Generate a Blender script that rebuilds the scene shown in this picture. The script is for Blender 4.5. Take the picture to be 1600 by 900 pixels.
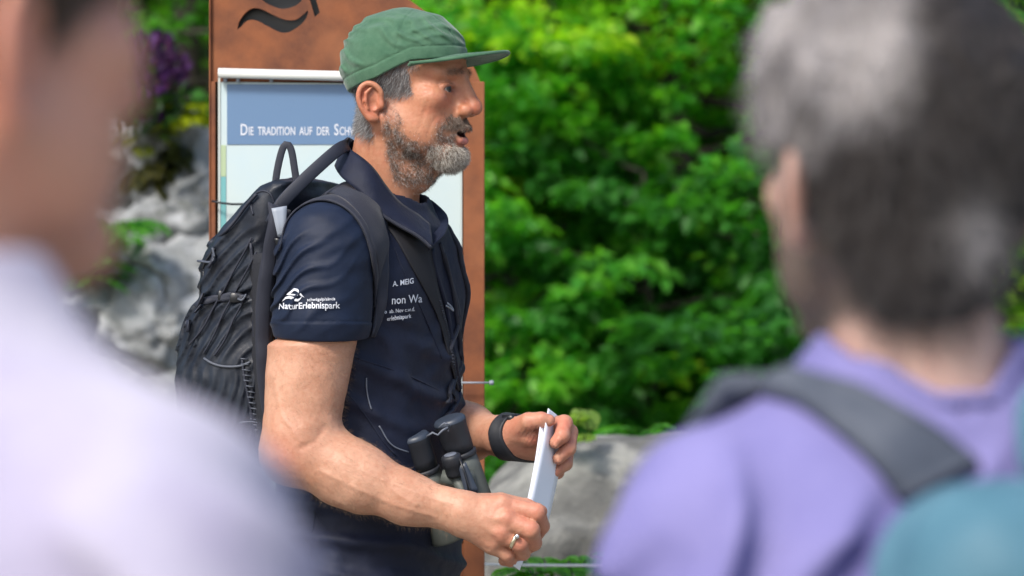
import bpy, bmesh, math, random
import numpy as np
from mathutils import Vector, Matrix
from mathutils.bvhtree import BVHTree

for _o in list(bpy.data.objects):
    bpy.data.objects.remove(_o)
SC = bpy.context.scene
COL = SC.collection
rad = math.radians
random.seed(7)
RNG = np.random.default_rng(11)

# ------------------------------------------------------------------ camera, sky, sun, exposure
CAM_Z = 1.40
cam_data = bpy.data.cameras.new('camera')
cam = bpy.data.objects.new('camera', cam_data)
COL.objects.link(cam)
cam.location = (0, 0, CAM_Z)
cam.rotation_euler = (rad(90), 0, 0)
cam_data.lens = 135
cam_data.sensor_width = 36
cam_data.clip_start = 0.1
cam_data.clip_end = 2000
cam_data.dof.use_dof = True
cam_data.dof.focus_distance = 6.15
cam_data.dof.aperture_fstop = 5.2
cam_data.dof.aperture_blades = 0
SC.camera = cam

SUN_EL, SUN_AZ = 46.0, 212.0      # the sun stands high, behind the camera and to its left (0 = +Y, clockwise)
_az = rad(SUN_AZ)
sun_dir = Vector((math.sin(_az) * math.cos(rad(SUN_EL)), math.cos(_az) * math.cos(rad(SUN_EL)), math.sin(rad(SUN_EL))))
world = bpy.data.worlds.new('World')
SC.world = world
world.use_nodes = True
wn = world.node_tree
sky = wn.nodes.new('ShaderNodeTexSky')
sky.sky_type = 'NISHITA'
sky.sun_disc = False
sky.sun_elevation = rad(SUN_EL)
sky.sun_rotation = _az
sky.air_density = 1.0
sky.dust_density = 2.5
bgn = wn.nodes['Background']
wn.links.new(sky.outputs[0], bgn.inputs[0])
bgn.inputs[1].default_value = 0.15
sun_data = bpy.data.lights.new('sun', 'SUN')
sun_data.energy = 2.7
sun_data.angle = rad(12)
sun_data.color = (1.0, 0.95, 0.87)
sun = bpy.data.objects.new('sun', sun_data)
COL.objects.link(sun)
sun.rotation_euler = (-sun_dir).to_track_quat('-Z', 'Y').to_euler()

SC.view_settings.view_transform = 'Standard'
SC.view_settings.look = 'None'
SC.view_settings.exposure = 0.62
SC.view_settings.gamma = 1
SC.render.engine = 'CYCLES'
SC.cycles.use_denoising = True
SC.cycles.max_bounces = 8
SC.cycles.transparent_max_bounces = 8
SC.cycles.use_adaptive_sampling = True
SC.cycles.adaptive_threshold = 0.02

# ------------------------------------------------------------------ helpers
def P(px, py, Y):
    """world point seen at photo pixel px, py (1600 x 900) at depth Y"""
    return np.array([(px - 800) * Y / 6000.0, Y, CAM_Z + (450 - py) * Y / 6000.0])
MY = 6.3
def M(px, py, dy=0.0):
    return P(px, py, MY + dy)
def rp(px):
    return px / 952.0

def sm(a, b, x):
    t = np.clip((x - a) / (b - a), 0, 1)
    return t * t * (3 - 2 * t)

def _hash(ix, iy, iz, seed):
    h = (ix.astype(np.int64) * 374761393 + iy.astype(np.int64) * 668265263 + iz.astype(np.int64) * 1440662683 + seed * 974634777) & 0xFFFFFFFF
    h = ((h ^ (h >> 13)) * 1274126177) & 0xFFFFFFFF
    return ((h ^ (h >> 16)) & 0xFFFF) / 32768.0 - 1.0

def vnoise(p, f=1.0, seed=0):
    q = p * f
    i = np.floor(q).astype(np.int64)
    t = q - i
    t = t * t * (3 - 2 * t)
    r = 0
    for dx in (0, 1):
        wx = t[:, 0] if dx else 1 - t[:, 0]
        for dy in (0, 1):
            wy = t[:, 1] if dy else 1 - t[:, 1]
            for dz in (0, 1):
                wz = t[:, 2] if dz else 1 - t[:, 2]
                r = r + wx * wy * wz * _hash(i[:, 0] + dx, i[:, 1] + dy, i[:, 2] + dz, seed)
    return r

def fbm(p, f, n=3, seed=0):
    r = 0; a = 1.0
    for k in range(n):
        r = r + a * vnoise(p, f * 2 ** k, seed + 17 * k); a *= 0.5
    return r

# --- signed distance pieces
def s_ell(p, c, r, R=None):
    q = p - np.asarray(c)
    if R is not None:
        q = q @ R
    r = np.asarray(r)
    k0 = np.sqrt(((q / r) ** 2).sum(1)) + 1e-9
    k1 = np.sqrt(((q / r ** 2) ** 2).sum(1)) + 1e-9
    return k0 * (k0 - 1) / k1

def s_cap(p, a, b, ra, rb, flat=None):
    a = np.asarray(a, float); b = np.asarray(b, float)
    ab = b - a
    h = np.clip(((p - a) @ ab) / (ab @ ab + 1e-12), 0, 1)
    d = p - a - h[:, None] * ab
    if flat is not None:                      # (axis, factor): squash along an axis
        ax, k = flat
        ax = np.asarray(ax, float); ax = ax / np.linalg.norm(ax)
        t = d @ ax
        d = d + np.outer(t * (k - 1), ax)
    return np.sqrt((d ** 2).sum(1)) - (ra + (rb - ra) * h)

def smin(a, b, k):
    h = np.maximum(k - np.abs(a - b), 0) / k
    return np.minimum(a, b) - h * h * k * 0.25

def smax(a, b, k):
    return -smin(-a, -b, k)

def chain(p, pts, rs, k=0.004, flat=None):
    d = None
    for i in range(len(pts) - 1):
        e = s_cap(p, pts[i], pts[i + 1], rs[i], rs[i + 1], flat)
        d = e if d is None else smin(d, e, k)
    return d

def in_box(f, lo, hi, far=0.05):
    """evaluate f only inside a box; elsewhere the distance to the box + far"""
    lo = np.asarray(lo, float); hi = np.asarray(hi, float)
    def g(p):
        q = np.maximum(np.maximum(lo - p, p - hi), 0)
        d = np.sqrt((q ** 2).sum(1)) + far
        m = (q.max(1) <= 0)
        if m.any():
            d[m] = np.minimum(f(p[m]), 1.0)
        return d
    return g

def mesh_sdf(f, lo, hi, h):
    """surface nets on a sparse grid -> verts, quads"""
    lo = np.asarray(lo, float); hi = np.asarray(hi, float)
    B = 8
    n = (np.ceil((hi - lo) / (h * B)).astype(int)) * B
    nb = n // B
    cx = [lo[i] + (np.arange(nb[i]) + 0.5) * h * B for i in range(3)]
    G = np.stack(np.meshgrid(*cx, indexing='ij'), -1).reshape(-1, 3)
    dc = f(G)
    act = np.abs(dc) < h * B * 1.25
    D = np.repeat(np.repeat(np.repeat(dc.reshape(nb), B, 0), B, 1), B, 2).astype(np.float32)
    ids = np.nonzero(act)[0]
    off = np.stack(np.meshgrid(*[np.arange(B)] * 3, indexing='ij'), -1).reshape(-1, 3)
    bi = np.stack(np.unravel_index(ids, nb), -1) * B
    step = 600
    for s in range(0, len(bi), step):
        g = (bi[s:s + step, None, :] + off[None]).reshape(-1, 3)
        D[g[:, 0], g[:, 1], g[:, 2]] = f(lo + g * h)
    S = D < 0
    c = np.zeros(np.array(D.shape) - 1, dtype=np.int8)
    for dx in (0, 1):
        for dy in (0, 1):
            for dz in (0, 1):
                c += S[dx:D.shape[0] - 1 + dx, dy:D.shape[1] - 1 + dy, dz:D.shape[2] - 1 + dz]
    cell = (c > 0) & (c < 8)
    ci = np.argwhere(cell)
    idx = -np.ones(cell.shape, dtype=np.int64)
    idx[cell] = np.arange(len(ci))
    acc = np.zeros((len(ci), 3)); cnt = np.zeros(len(ci))
    corners = [(a, b, e) for a in (0, 1) for b in (0, 1) for e in (0, 1)]
    for a in corners:
        for ax in range(3):
            if a[ax]: continue
            b = list(a); b[ax] = 1
            da = D[ci[:, 0] + a[0], ci[:, 1] + a[1], ci[:, 2] + a[2]]
            db = D[ci[:, 0] + b[0], ci[:, 1] + b[1], ci[:, 2] + b[2]]
            m = (da < 0) != (db < 0)
            t = np.where(m, da / np.where(m, da - db, 1), 0)
            pt = np.array(a, float)[None] + t[:, None] * (np.array(b) - np.array(a))[None]
            acc[m] += pt[m]; cnt[m] += 1
    V = lo + (ci + acc / cnt[:, None]) * h
    # one projection step onto the field
    e = h * 0.5
    d0 = f(V); g = np.stack([f(V + np.eye(3)[i] * e) - f(V - np.eye(3)[i] * e) for i in range(3)], -1) / (2 * e)
    gn = (g ** 2).sum(1)
    stepv = -(d0 / np.maximum(gn, 0.25))[:, None] * g
    ln = np.sqrt((stepv ** 2).sum(1)); stepv *= np.minimum(1, h * 0.7 / np.maximum(ln, 1e-9))[:, None]
    V = V + stepv
    quads = []
    for ax in range(3):
        u, v = (ax + 1) % 3, (ax + 2) % 3
        s0 = [slice(1, -1)] * 3; s1 = [slice(1, -1)] * 3
        s0[ax] = slice(0, -1); s1[ax] = slice(1, None)
        A = S[tuple(s0)]; Bq = S[tuple(s1)]
        e = np.argwhere(A != Bq)
        sg = A[e[:, 0], e[:, 1], e[:, 2]]
        o = e.copy(); o[:, u] += 1; o[:, v] += 1
        def cid(du, dv):
            w = o.copy(); w[:, u] -= du; w[:, v] -= dv
            return idx[w[:, 0], w[:, 1], w[:, 2]]
        q = np.stack([cid(1, 1), cid(0, 1), cid(0, 0), cid(1, 0)], -1)
        q[~sg] = q[~sg][:, ::-1]
        quads.append(q)
    Q = np.concatenate(quads)
    Q = Q[(Q >= 0).all(1)]
    return V, Q

def raw_mesh(name, V, F, smooth=True, col=None, uv=None):
    """V (n,3), F (m,k) equal-size faces"""
    me = bpy.data.meshes.new(name)
    V = np.asarray(V, dtype=np.float32); F = np.asarray(F, dtype=np.int32)
    me.vertices.add(len(V)); me.vertices.foreach_set('co', V.ravel())
    k = F.shape[1]
    me.loops.add(F.size); me.loops.foreach_set('vertex_index', F.ravel())
    me.polygons.add(len(F))
    me.polygons.foreach_set('loop_start', np.arange(0, F.size, k, dtype=np.int32))
    me.polygons.foreach_set('loop_total', np.full(len(F), k, dtype=np.int32))
    me.update(calc_edges=True)
    if smooth:
        me.polygons.foreach_set('use_smooth', np.ones(len(F), dtype=bool))
    if col is not None:
        a = me.color_attributes.new('Col', 'FLOAT_COLOR', 'POINT')
        c = np.ones((len(V), 4), dtype=np.float32); c[:, :3] = col
        a.data.foreach_set('color', c.ravel())
    return me

def link(name, me, mat=None, parent=None):
    o = bpy.data.objects.new(name, me)
    COL.objects.link(o)
    if mat is not None:
        me.materials.append(mat)
    if parent is not None:
        o.parent = parent
    return o

def tag(o, label=None, cat=None, group=None, kind=None):
    if label: o['label'] = label
    if cat: o['category'] = cat
    if group: o['group'] = group
    if kind: o['kind'] = kind
    return o

def empty(name, loc, label=None, cat=None, group=None):
    """empty at the thing's base; its parts are built in world space and parented by inv()"""
    o = bpy.data.objects.new(name, None)
    o.empty_display_size = 0.1
    o.location = loc
    COL.objects.link(o)
    return tag(o, label, cat, group)

def adopt(parent, *kids):
    pm = Matrix.Translation(parent.location)
    for k in kids:
        k.parent = parent
        k.matrix_parent_inverse = pm.inverted()
    return kids[0]

def wpart(name, me, mat, parent, **kw):
    """part built in world coordinates under parent (an empty without rotation, or a part of one)"""
    o = link(name, me, mat)
    root = parent
    o.parent = parent
    if parent.type == 'EMPTY':
        o.matrix_parent_inverse = Matrix.Translation(parent.location).inverted()
    if kw: tag(o, **kw)
    return o

def join(*vf):
    Vs, Fs, o = [], [], 0
    for V, F in vf:
        Vs.append(np.asarray(V, float)); Fs.append(np.asarray(F) + o); o += len(V)
    return np.concatenate(Vs), np.concatenate(Fs)

def tube(pts, r, n=8, flat=None, closed=False, cap=True, up=(0, 0, 1)):
    """swept tube through pts, quads; r scalar or list; flat=(w, t): strap section in place of a circle"""
    pts = np.asarray(pts, float); m = len(pts)
    rs = np.full(m, r) if np.isscalar(r) else np.asarray(r, float)
    T = np.gradient(pts, axis=0) if not closed else (np.roll(pts, -1, 0) - np.roll(pts, 1, 0))
    T /= np.linalg.norm(T, axis=1)[:, None] + 1e-12
    U = np.zeros_like(pts)
    upv = np.asarray(up, float)
    if upv.ndim == 1: upv = np.tile(upv, (m, 1))
    prev = None
    for i in range(m):
        b = upv[i] - (upv[i] @ T[i]) * T[i]
        if np.linalg.norm(b) < 1e-3:
            b = prev if prev is not None else np.array([1., 0, 0])
        b = b / np.linalg.norm(b); U[i] = b; prev = b
    W = np.cross(T, U)
    V = []
    for i in range(m):
        for j in range(n):
            a = 2 * math.pi * (j + 0.5) / n
            c, s = math.cos(a), math.sin(a)
            if flat:
                e = 0.35
                c2 = math.copysign(abs(c) ** e, c) * flat[0]; s2 = math.copysign(abs(s) ** e, s) * flat[1]
                V.append(pts[i] + (W[i] * c2 + U[i] * s2) * rs[i])
            else:
                V.append(pts[i] + (W[i] * c + U[i] * s) * rs[i])
    F = []
    mm = m if closed else m - 1
    for i in range(mm):
        i2 = (i + 1) % m
        for j in range(n):
            j2 = (j + 1) % n
            F.append((i * n + j, i * n + j2, i2 * n + j2, i2 * n + j))
    V = np.array(V)
    if cap and not closed:
        for i, flip in ((0, True), (m - 1, False)):
            c = len(V); V = np.vstack([V, pts[i][None]])
            for j in range(0, n, 1):
                j2 = (j + 1) % n
                q = (i * n + j, i * n + j2, c, c)
                F.append(q[::-1] if flip else q)
    F = np.array(F)
    return V, F

def fixq(V, F):
    """quads that may repeat their last vertex -> bpy mesh through from_pydata"""
    return [tuple(dict.fromkeys(f)) for f in F.tolist()]

def vf_mesh(name, V, F, smooth=True):
    me = bpy.data.meshes.new(name)
    me.from_pydata([tuple(v) for v in np.asarray(V).tolist()], [], fixq(V, np.asarray(F)))
    me.validate()
    me.update()
    if smooth:
        me.polygons.foreach_set('use_smooth', np.ones(len(me.polygons), dtype=bool))
    return me

def spline(pts, n=8):
    """Catmull-Rom through pts"""
    p = np.asarray(pts, float)
    p = np.vstack([2 * p[0] - p[1], p, 2 * p[-1] - p[-2]])
    out = []
    for i in range(1, len(p) - 2):
        for t in np.linspace(0, 1, n, endpoint=False):
            a, b, c, d = p[i - 1], p[i], p[i + 1], p[i + 2]
            out.append(0.5 * ((2 * b) + (c - a) * t + (2 * a - 5 * b + 4 * c - d) * t * t + (-a + 3 * b - 3 * c + d) * t ** 3))
    out.append(p[-2])
    return np.array(out)

def box_vf(c, s, R=None, bev=0.0):
    """box with chamfered edges (24 verts)"""
    s = np.asarray(s, float) / 2
    b = min(bev, s.min() * 0.9) if bev else min(s) * 0.12
    V = []; 
    for sx in (-1, 1):
        for sy in (-1, 1):
            for sz in (-1, 1):
                V += [(sx * s[0], sy * (s[1] - b), sz * (s[2] - b)), (sx * (s[0] - b), sy * s[1], sz * (s[2] - b)), (sx * (s[0] - b), sy * (s[1] - b), sz * s[2])]
    V = np.array(V)
    bm = bmesh.new()
    for v in V: bm.verts.new(v)
    r = bmesh.ops.convex_hull(bm, input=bm.verts)
    bm.verts.ensure_lookup_table(); bm.verts.index_update()
    F = [[v.index for v in f.verts] for f in bm.faces]
    F = np.array([f + [f[-1]] if len(f) == 3 else f for f in F])
    V = np.array([v.co[:] for v in bm.verts]); bm.free()
    if R is not None: V = V @ np.asarray(R).T
    return V + np.asarray(c), F

def lathe_vf(prof, o, axis, n=24, close=True):
    """prof: list of (t along axis, radius) from o"""
    ax = np.asarray(axis, float); ax = ax / np.linalg.norm(ax)
    a = np.cross(ax, [0, 0, 1.0]) if abs(ax[2]) < 0.9 else np.cross(ax, [1.0, 0, 0])
    a /= np.linalg.norm(a); b = np.cross(ax, a)
    V = []; F = []
    for t, r in prof:
        for j in range(n):
            u = 2 * math.pi * j / n
            V.append(np.asarray(o) + ax * t + r * (a * math.cos(u) + b * math.sin(u)))
    for i in range(len(prof) - 1):
        for j in range(n):
            j2 = (j + 1) % n
            F.append((i * n + j, i * n + j2, (i + 1) * n + j2, (i + 1) * n + j))
    return np.array(V), np.array(F)

# ------------------------------------------------------------------ materials
def nodes(m):
    m.use_nodes = True
    nt = m.node_tree
    b = nt.nodes['Principled BSDF']
    return nt, b

def mat(name, col, rough=0.6, metal=0.0, spec=0.5, bump=None, var=None, attr=False, sss=0.0, sheen=0.0, coat=0.0, detail=6, scale2=None):
    """bump=(scale, strength, distance), var=(scale, other colour, low, high): noise mix of two own colours"""
    m = bpy.data.materials.new(name)
    nt, b = nodes(m)
    L = nt.links.new
    b.inputs['Roughness'].default_value = rough
    b.inputs['Metallic'].default_value = metal
    b.inputs['Specular IOR Level'].default_value = spec
    b.inputs['Base Color'].default_value = (*col, 1)
    if coat: b.inputs['Coat Weight'].default_value = coat
    if sheen:
        b.inputs['Sheen Weight'].default_value = sheen
        b.inputs['Sheen Roughness'].default_value = 0.4
    if sss:
        b.inputs['Subsurface Weight'].default_value = sss
        b.inputs['Subsurface Radius'].default_value = (1.0, 0.35, 0.2)
        b.inputs['Subsurface Scale'].default_value = 0.006
    tc = nt.nodes.new('ShaderNodeTexCoord')
    src = None
    if attr:
        at = nt.nodes.new('ShaderNodeAttribute'); at.attribute_name = 'Col'
        src = at.outputs['Color']
        if not var: L(src, b.inputs['Base Color'])
    if var:
        nz = nt.nodes.new('ShaderNodeTexNoise'); nz.inputs['Scale'].default_value = var[0]; nz.inputs['Detail'].default_value = detail
        nz.inputs['Roughness'].default_value = 0.62
        L(tc.outputs['Object'], nz.inputs['Vector'])
        mr = nt.nodes.new('ShaderNodeMapRange'); mr.inputs['From Min'].default_value = var[2]; mr.inputs['From Max'].default_value = var[3]
        L(nz.outputs['Fac'], mr.inputs['Value'])
        mx = nt.nodes.new('ShaderNodeMix'); mx.data_type = 'RGBA'
        L(mr.outputs[0], mx.inputs['Factor'])
        if src: L(src, mx.inputs['A'])
        else: mx.inputs['A'].default_value = (*col, 1)
        if attr:
            mx.blend_type = 'MULTIPLY'
        mx.inputs['B'].default_value = (*var[1], 1)
        L(mx.outputs['Result'], b.inputs['Base Color'])
    if bump:
        bs = bump if isinstance(bump, list) else [bump]
        last = None
        for sc_, st_, di_ in bs:
            nz = nt.nodes.new('ShaderNodeTexNoise'); nz.inputs['Scale'].default_value = sc_; nz.inputs['Detail'].default_value = 5
            L(tc.outputs['Object'], nz.inputs['Vector'])
            bp = nt.nodes.new('ShaderNodeBump'); bp.inputs['Strength'].default_value = st_; bp.inputs['Distance'].default_value = di_
            L(nz.outputs['Fac'], bp.inputs['Height'])
            if last is not None: L(last, bp.inputs['Normal'])
            last = bp.outputs['Normal']
        L(last, b.inputs['Normal'])
    return m

MAT = {}
MAT['skin'] = mat('skin', (0.5, 0.26, 0.17), rough=0.46, spec=0.35, attr=True, var=(120, (0.90, 0.80, 0.76), 0.42, 0.75), bump=[(500, 0.4, 0.0012), (130, 0.35, 0.0025)], sss=0.12)
MAT['skin_far'] = mat('skin_soft', (0.5, 0.26, 0.17), rough=0.5, attr=True, sss=0.12)
MAT['vest'] = mat('vest_softshell', (0.0048, 0.0072, 0.0205), rough=0.66, spec=0.28, var=(30, (0.0075, 0.011, 0.029), 0.35, 0.7), bump=[(900, 0.35, 0.0008), (45, 0.4, 0.004)], sheen=0.04)
MAT['shirt'] = mat('tshirt_jersey', (0.0026, 0.0076, 0.024), rough=0.62, spec=0.3, var=(25, (0.0042, 0.011, 0.033), 0.35, 0.7), bump=[(1100, 0.35, 0.0006), (60, 0.3, 0.003)], sheen=0.04)
MAT['lining_shade'] = mat('shaded_lining', (0.008, 0.008, 0.012), rough=0.85, bump=(400, 0.3, 0.001))  # near black, stands in for the shade inside the open front
MAT['trouser'] = mat('trouser_cloth', (0.016, 0.02, 0.035), rough=0.8, bump=[(500, 0.3, 0.001)], sheen=0.2)
MAT['pack'] = mat('pack_nylon', (0.0035, 0.0052, 0.0115), rough=0.45, spec=0.35, var=(18, (0.016, 0.022, 0.034), 0.35, 0.7), bump=[(700, 0.3, 0.0008), (40, 0.4, 0.004)])
MAT['pack_dark'] = mat('pack_mesh_black', (0.008, 0.009, 0.014), rough=0.8, bump=(300, 0.5, 0.002))
MAT['strap'] = mat('padded_strap', (0.010, 0.0125, 0.025), rough=0.75, bump=[(800, 0.4, 0.001)], sheen=0.1)
MAT['webbing'] = mat('webbing', (0.012, 0.015, 0.028), rough=0.6, bump=(1200, 0.5, 0.0008))
MAT['grey_tag'] = mat('grey_tag', (0.24, 0.27, 0.32), rough=0.5)
MAT['grey_cord'] = mat('grey_cord', (0.11, 0.125, 0.16), rough=0.6)
MAT['plastic'] = mat('black_plastic', (0.012, 0.013, 0.016), rough=0.35)
MAT['cap'] = mat('cap_cotton', (0.038, 0.100, 0.057), rough=0.85, spec=0.25, var=(35, (0.078, 0.158, 0.098), 0.3, 0.75), bump=[(900, 0.45, 0.0009), (38, 0.5, 0.004)], sheen=0.3)
MAT['white_print'] = mat('white_print', (0.58, 0.60, 0.66), rough=0.6)
MAT['paper'] = mat('paper', (0.78, 0.8, 0.87), rough=0.55, bump=(60, 0.15, 0.001))
MAT['rubber'] = mat('black_rubber', (0.014, 0.016, 0.022), rough=0.55, bump=(900, 0.4, 0.0006))
MAT['bino_cup'] = mat('eyecup_cap', (0.03, 0.04, 0.06), rough=0.45)
MAT['bino_body'] = mat('green_grey_armour', (0.075, 0.085, 0.078), rough=0.55, bump=(700, 0.4, 0.0006))
MAT['metal'] = mat('bright_metal', (0.75, 0.76, 0.78), rough=0.25, metal=1.0)
MAT['gold'] = mat('ring_metal', (0.85, 0.75, 0.55), rough=0.2, metal=1.0)
# ------------------------------------------------------------------ head shape shared by the three people (local: x forward, y left, z up)
def frame(origin, fwd):
    """returns to_local(p), to_world(q), R for a yaw frame whose x axis is fwd (xy)"""
    f = np.array([fwd[0], fwd[1], 0.0]); f /= np.linalg.norm(f)
    l = np.array([-f[1], f[0], 0.0]); u = np.array([0, 0, 1.0])
    R = np.stack([f, l, u])           # rows: world vectors of local axes
    o = np.asarray(origin, float)
    return (lambda p: (p - o) @ R.T), (lambda q: np.asarray(q) @ R + o), R

def head_sdf(p, mouth=1.0, detail=True):
    y = np.abs(p[:, 1])
    q = np.stack([p[:, 0], y, p[:, 2]], -1)
    E, C = s_ell, s_cap
    d = E(q, (-.012, 0, .036), (.096, .074, .080))
    d = smin(d, E(q, (.034, 0, .030), (.060, .060, .052)), .02)
    d = smin(d, E(q, (.022, 0, -.045), (.066, .060, .072)), .02)
    d = smin(d, C(q, (-.022, .052, -.062), (.066, .020, -.116), .020, .018), .022)
    d = smin(d, E(q, (.077, 0, -.119), (.019, .024, .017)), .016)
    d = smin(d, E(q, (.052, .047, -.028), (.026, .020, .020)), .02)
    d = smin(d, E(q, (.066, 0, -.074), (.030, .034, .028)), .018)
    d = smin(d, E(q, (.030, .045, -.075), (.035, .018, .035)), .02)
    d = smin(d, C(q, (.087, .010, .014), (.066, .046, .014), .0095, .010), .012)
    # eye socket
    d = smax(d, -E(q, (.097, .031, -.010), (.018, .017, .013)), .012)
    if detail:
        # lids around the eyeball (slit left open)
        ball = E(q, (.0715, .032, -.012), (.0140, .0165, .0135))
        slit = E(q, (.088, .032, -.0128), (.02, .0155, .0052))
        d = smin(d, smax(ball, -slit, .002), .003)
        d = smin(d, C(q, (.082, .018, -.005), (.0745, .046, -.008), .0035, .003), .004)      # upper lid fold
        d = smin(d, C(q, (.0805, .020, -.023), (.070, .042, -.021), .003, .003), .007)      # bag
    # nose
    d = smin(d, C(q, (.089, 0, .010), (.1110, 0, -.036), .0095, .0105), .014)
    d = smin(d, E(q, (.1130, 0, -.0425), (.0130, .0128, .0122)), .008)
    d = smin(d, E(q, (.1010, .0145, -.0465), (.0125, .0085, .0100)), .005)
    d = smax(d, -E(q, (.1060, .0075, -.0575), (.0060, .0036, .0050)), .003)
    d = smin(d, C(q, (.079, 0, .004), (.087, 0, -.045), .0150, .0165), .008)
    d = smin(d, C(q, (.052, 0, -.122), (.012, 0, -.146), .018, .032), .03)          # under the chin
    # nasolabial fold
    d = smax(d, -chain(q, [(.092, .021, -.044), (.084, .033, -.060), (.076, .037, -.076)], [.002, .0024, .0015], .003), .006)
    def sg(pts, w):
        m = np.full(len(q), 1e9)
        for (x0, z0), (x1, z1) in zip(pts[:-1], pts[1:]):
            dx, dz = x1 - x0, z1 - z0
            t = np.clip(((q[:, 0] - x0) * dx + (q[:, 2] - z0) * dz) / (dx * dx + dz * dz), 0, 1)
            m = np.minimum(m, np.hypot(q[:, 0] - x0 - t * dx, q[:, 2] - z0 - t * dz))
        return np.exp(-(m / w) ** 2)
    if detail:
        on = sm(.030, .040, y) * sm(.072, .064, y)
        for pts_, w_, am in (([(.060, -.010), (.042, -.002)], .0016, .0009), ([(.060, -.014), (.040, -.013)], .0016, .0010), ([(.060, -.018), (.042, -.026)], .0016, .0009),
                             ([(.058, -.030), (.048, -.052)], .0022, .0010), ([(.050, -.052), (.040, -.078)], .0026, .0011), ([(.064, -.060), (.052, -.088)], .0024, .0011)):
            d = d + .6 * am * sg(pts_, w_ * 1.15) * on
        fo = sm(.055, .07, q[:, 0])
        for zz in (.030, .040, .050):
            d = d + .0007 * np.exp(-((q[:, 2] - zz - .003 * np.sin(y * 90)) / .0014) ** 2) * fo
        d = d + .0012 * np.exp(-((y - .006) / .0016) ** 2 - ((q[:, 2] - .018) / .007) ** 2) * fo
    # lips
    m = mouth
    d = smax(d, -E(q, (.097, 0, -.083), (.026, .021, .0035 + .0045 * m)), .004)
    zu = -.0745 + 0.0005 * m; zl = -.0905 - .0025 * m
    d = smin(d, chain(q, [(.098, 0, zu), (.094, .012, zu - .001), (.083, .024, -.082)], [.0055, .0048, .003], .003), .004)
    d = smin(d, chain(q, [(.0955, 0, zl), (.092, .012, zl + .001), (.082, .023, -.084)], [.0062, .0055, .003], .003), .004)
    # teeth / tongue mass behind so that the mouth reads as a dark hollow with pink
    d = smin(d, E(q, (.074, 0, -.0935), (.014, .014, .005)), .002)
    # ear
    ex, ez, ey = -.034, -.036, .078
    hl = [(.010, -.003, -.006), (.015, .000, .008), (.015, .003, .020), (.006, .007, .031), (-.006, .011, .034), (-.017, .015, .026), (-.021, .017, .010), (-.018, .015, -.006), (-.011, .010, -.020), (-.002, .005, -.030), (.006, .001, -.031)]
    pts = [(ex + a * .92, ey + b, ez + c * .88 + .002) for a, b, c in hl]
    rr = [.003, .0034, .0034, .0036, .0036, .0036, .0034, .0034, .0042, .0062, .004]
    pts = spline(pts, 3); rr = np.interp(np.linspace(0, 1, len(pts)), np.linspace(0, 1, len(rr)), rr)
    ear = chain(q, pts, rr, .003)
    a = 0.42
    Rr = np.array([[math.cos(a), math.sin(a), 0], [-math.sin(a), math.cos(a), 0], [0, 0, 1]])
    sheet = E(q, (ex - .004, ey + .004, ez + .004), (.018, .0035, .027), Rr)
    ear = smin(ear, sheet, .004)
    ah = [(-.001, .011, .024), (-.008, .013, .016), (-.009, .013, .002), (-.004, .010, -.011), (.006, .004, -.014)]
    ear = smin(ear, chain(q, [(ex + a_ * .92, ey + b_, ez + c_ * .88 + .002) for a_, b_, c_ in ah], [.0026, .003, .003, .003, .003], .002), .003)
    ear = smax(ear, -E(q, (ex + .004, ey + .012, ez - .002), (.0085, .010, .012)), .003)
    ear = smin(ear, E(q, (ex + .014, ey - .001, ez - .002), (.005, .005, .008)), .004)
    d = smin(d, ear, .004)
    return d

def neck_sdf(p, r=.056, end=(-.060, 0, -.24)):
    d = s_cap(p, (-.028, 0, -.05), end, r, r * 1.08)
    y = np.abs(p[:, 1]); q = np.stack([p[:, 0], y, p[:, 2]], -1)
    d = smin(d, s_cap(q, (-.045, .055, -.055), (-.004, .018, -.215), .013, .012), .02)
    d = smin(d, s_ell(p, (.016, 0, -.155), (.014, .012, .016)), .014)
    return d

def skin_colour(q, base=(0.43, 0.198, 0.115), red=(0.46, 0.125, 0.075)):
    n = len(q)
    c = np.tile(np.array(base), (n, 1))
    red = np.array(red)
    y = np.abs(q[:, 1])
    def blob(cx, cy, cz, r):
        return np.exp(-(((q[:, 0] - cx) ** 2 + (y - cy) ** 2 + (q[:, 2] - cz) ** 2) / r ** 2))
    w = np.clip(0.75 * blob(.113, 0, -.045, .018) + 0.55 * blob(.07, .045, -.035, .026) + 0.5 * blob(-.04, .09, -.036, .035) + .3 * blob(.06, .03, .04, .03), 0, 1)
    w = np.clip(w + 0.22 * fbm(q, 60, 3, 3), 0, 1)
    c = c + (red - c) * w[:, None]
    return c

def lerp_c(c, w, col):
    return c + (np.asarray(col) - c) * np.clip(w, 0, 1)[:, None]

# ------------------------------------------------------------------ the guide: frames
TH = rad(19)
HO = M(640, 130, 0.0)
h_loc, h_wor, h_R = frame(HO, (math.cos(TH), -math.sin(TH)))
PH = rad(22)
TO = np.array([(572 - 800) * MY / 6000.0, MY + 0.03, 0.0])
t_loc, t_wor, t_R = frame(TO, (math.cos(PH), -math.sin(PH)))
def zpy(py): return CAM_Z + (450 - py) * MY / 6000.0

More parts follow.
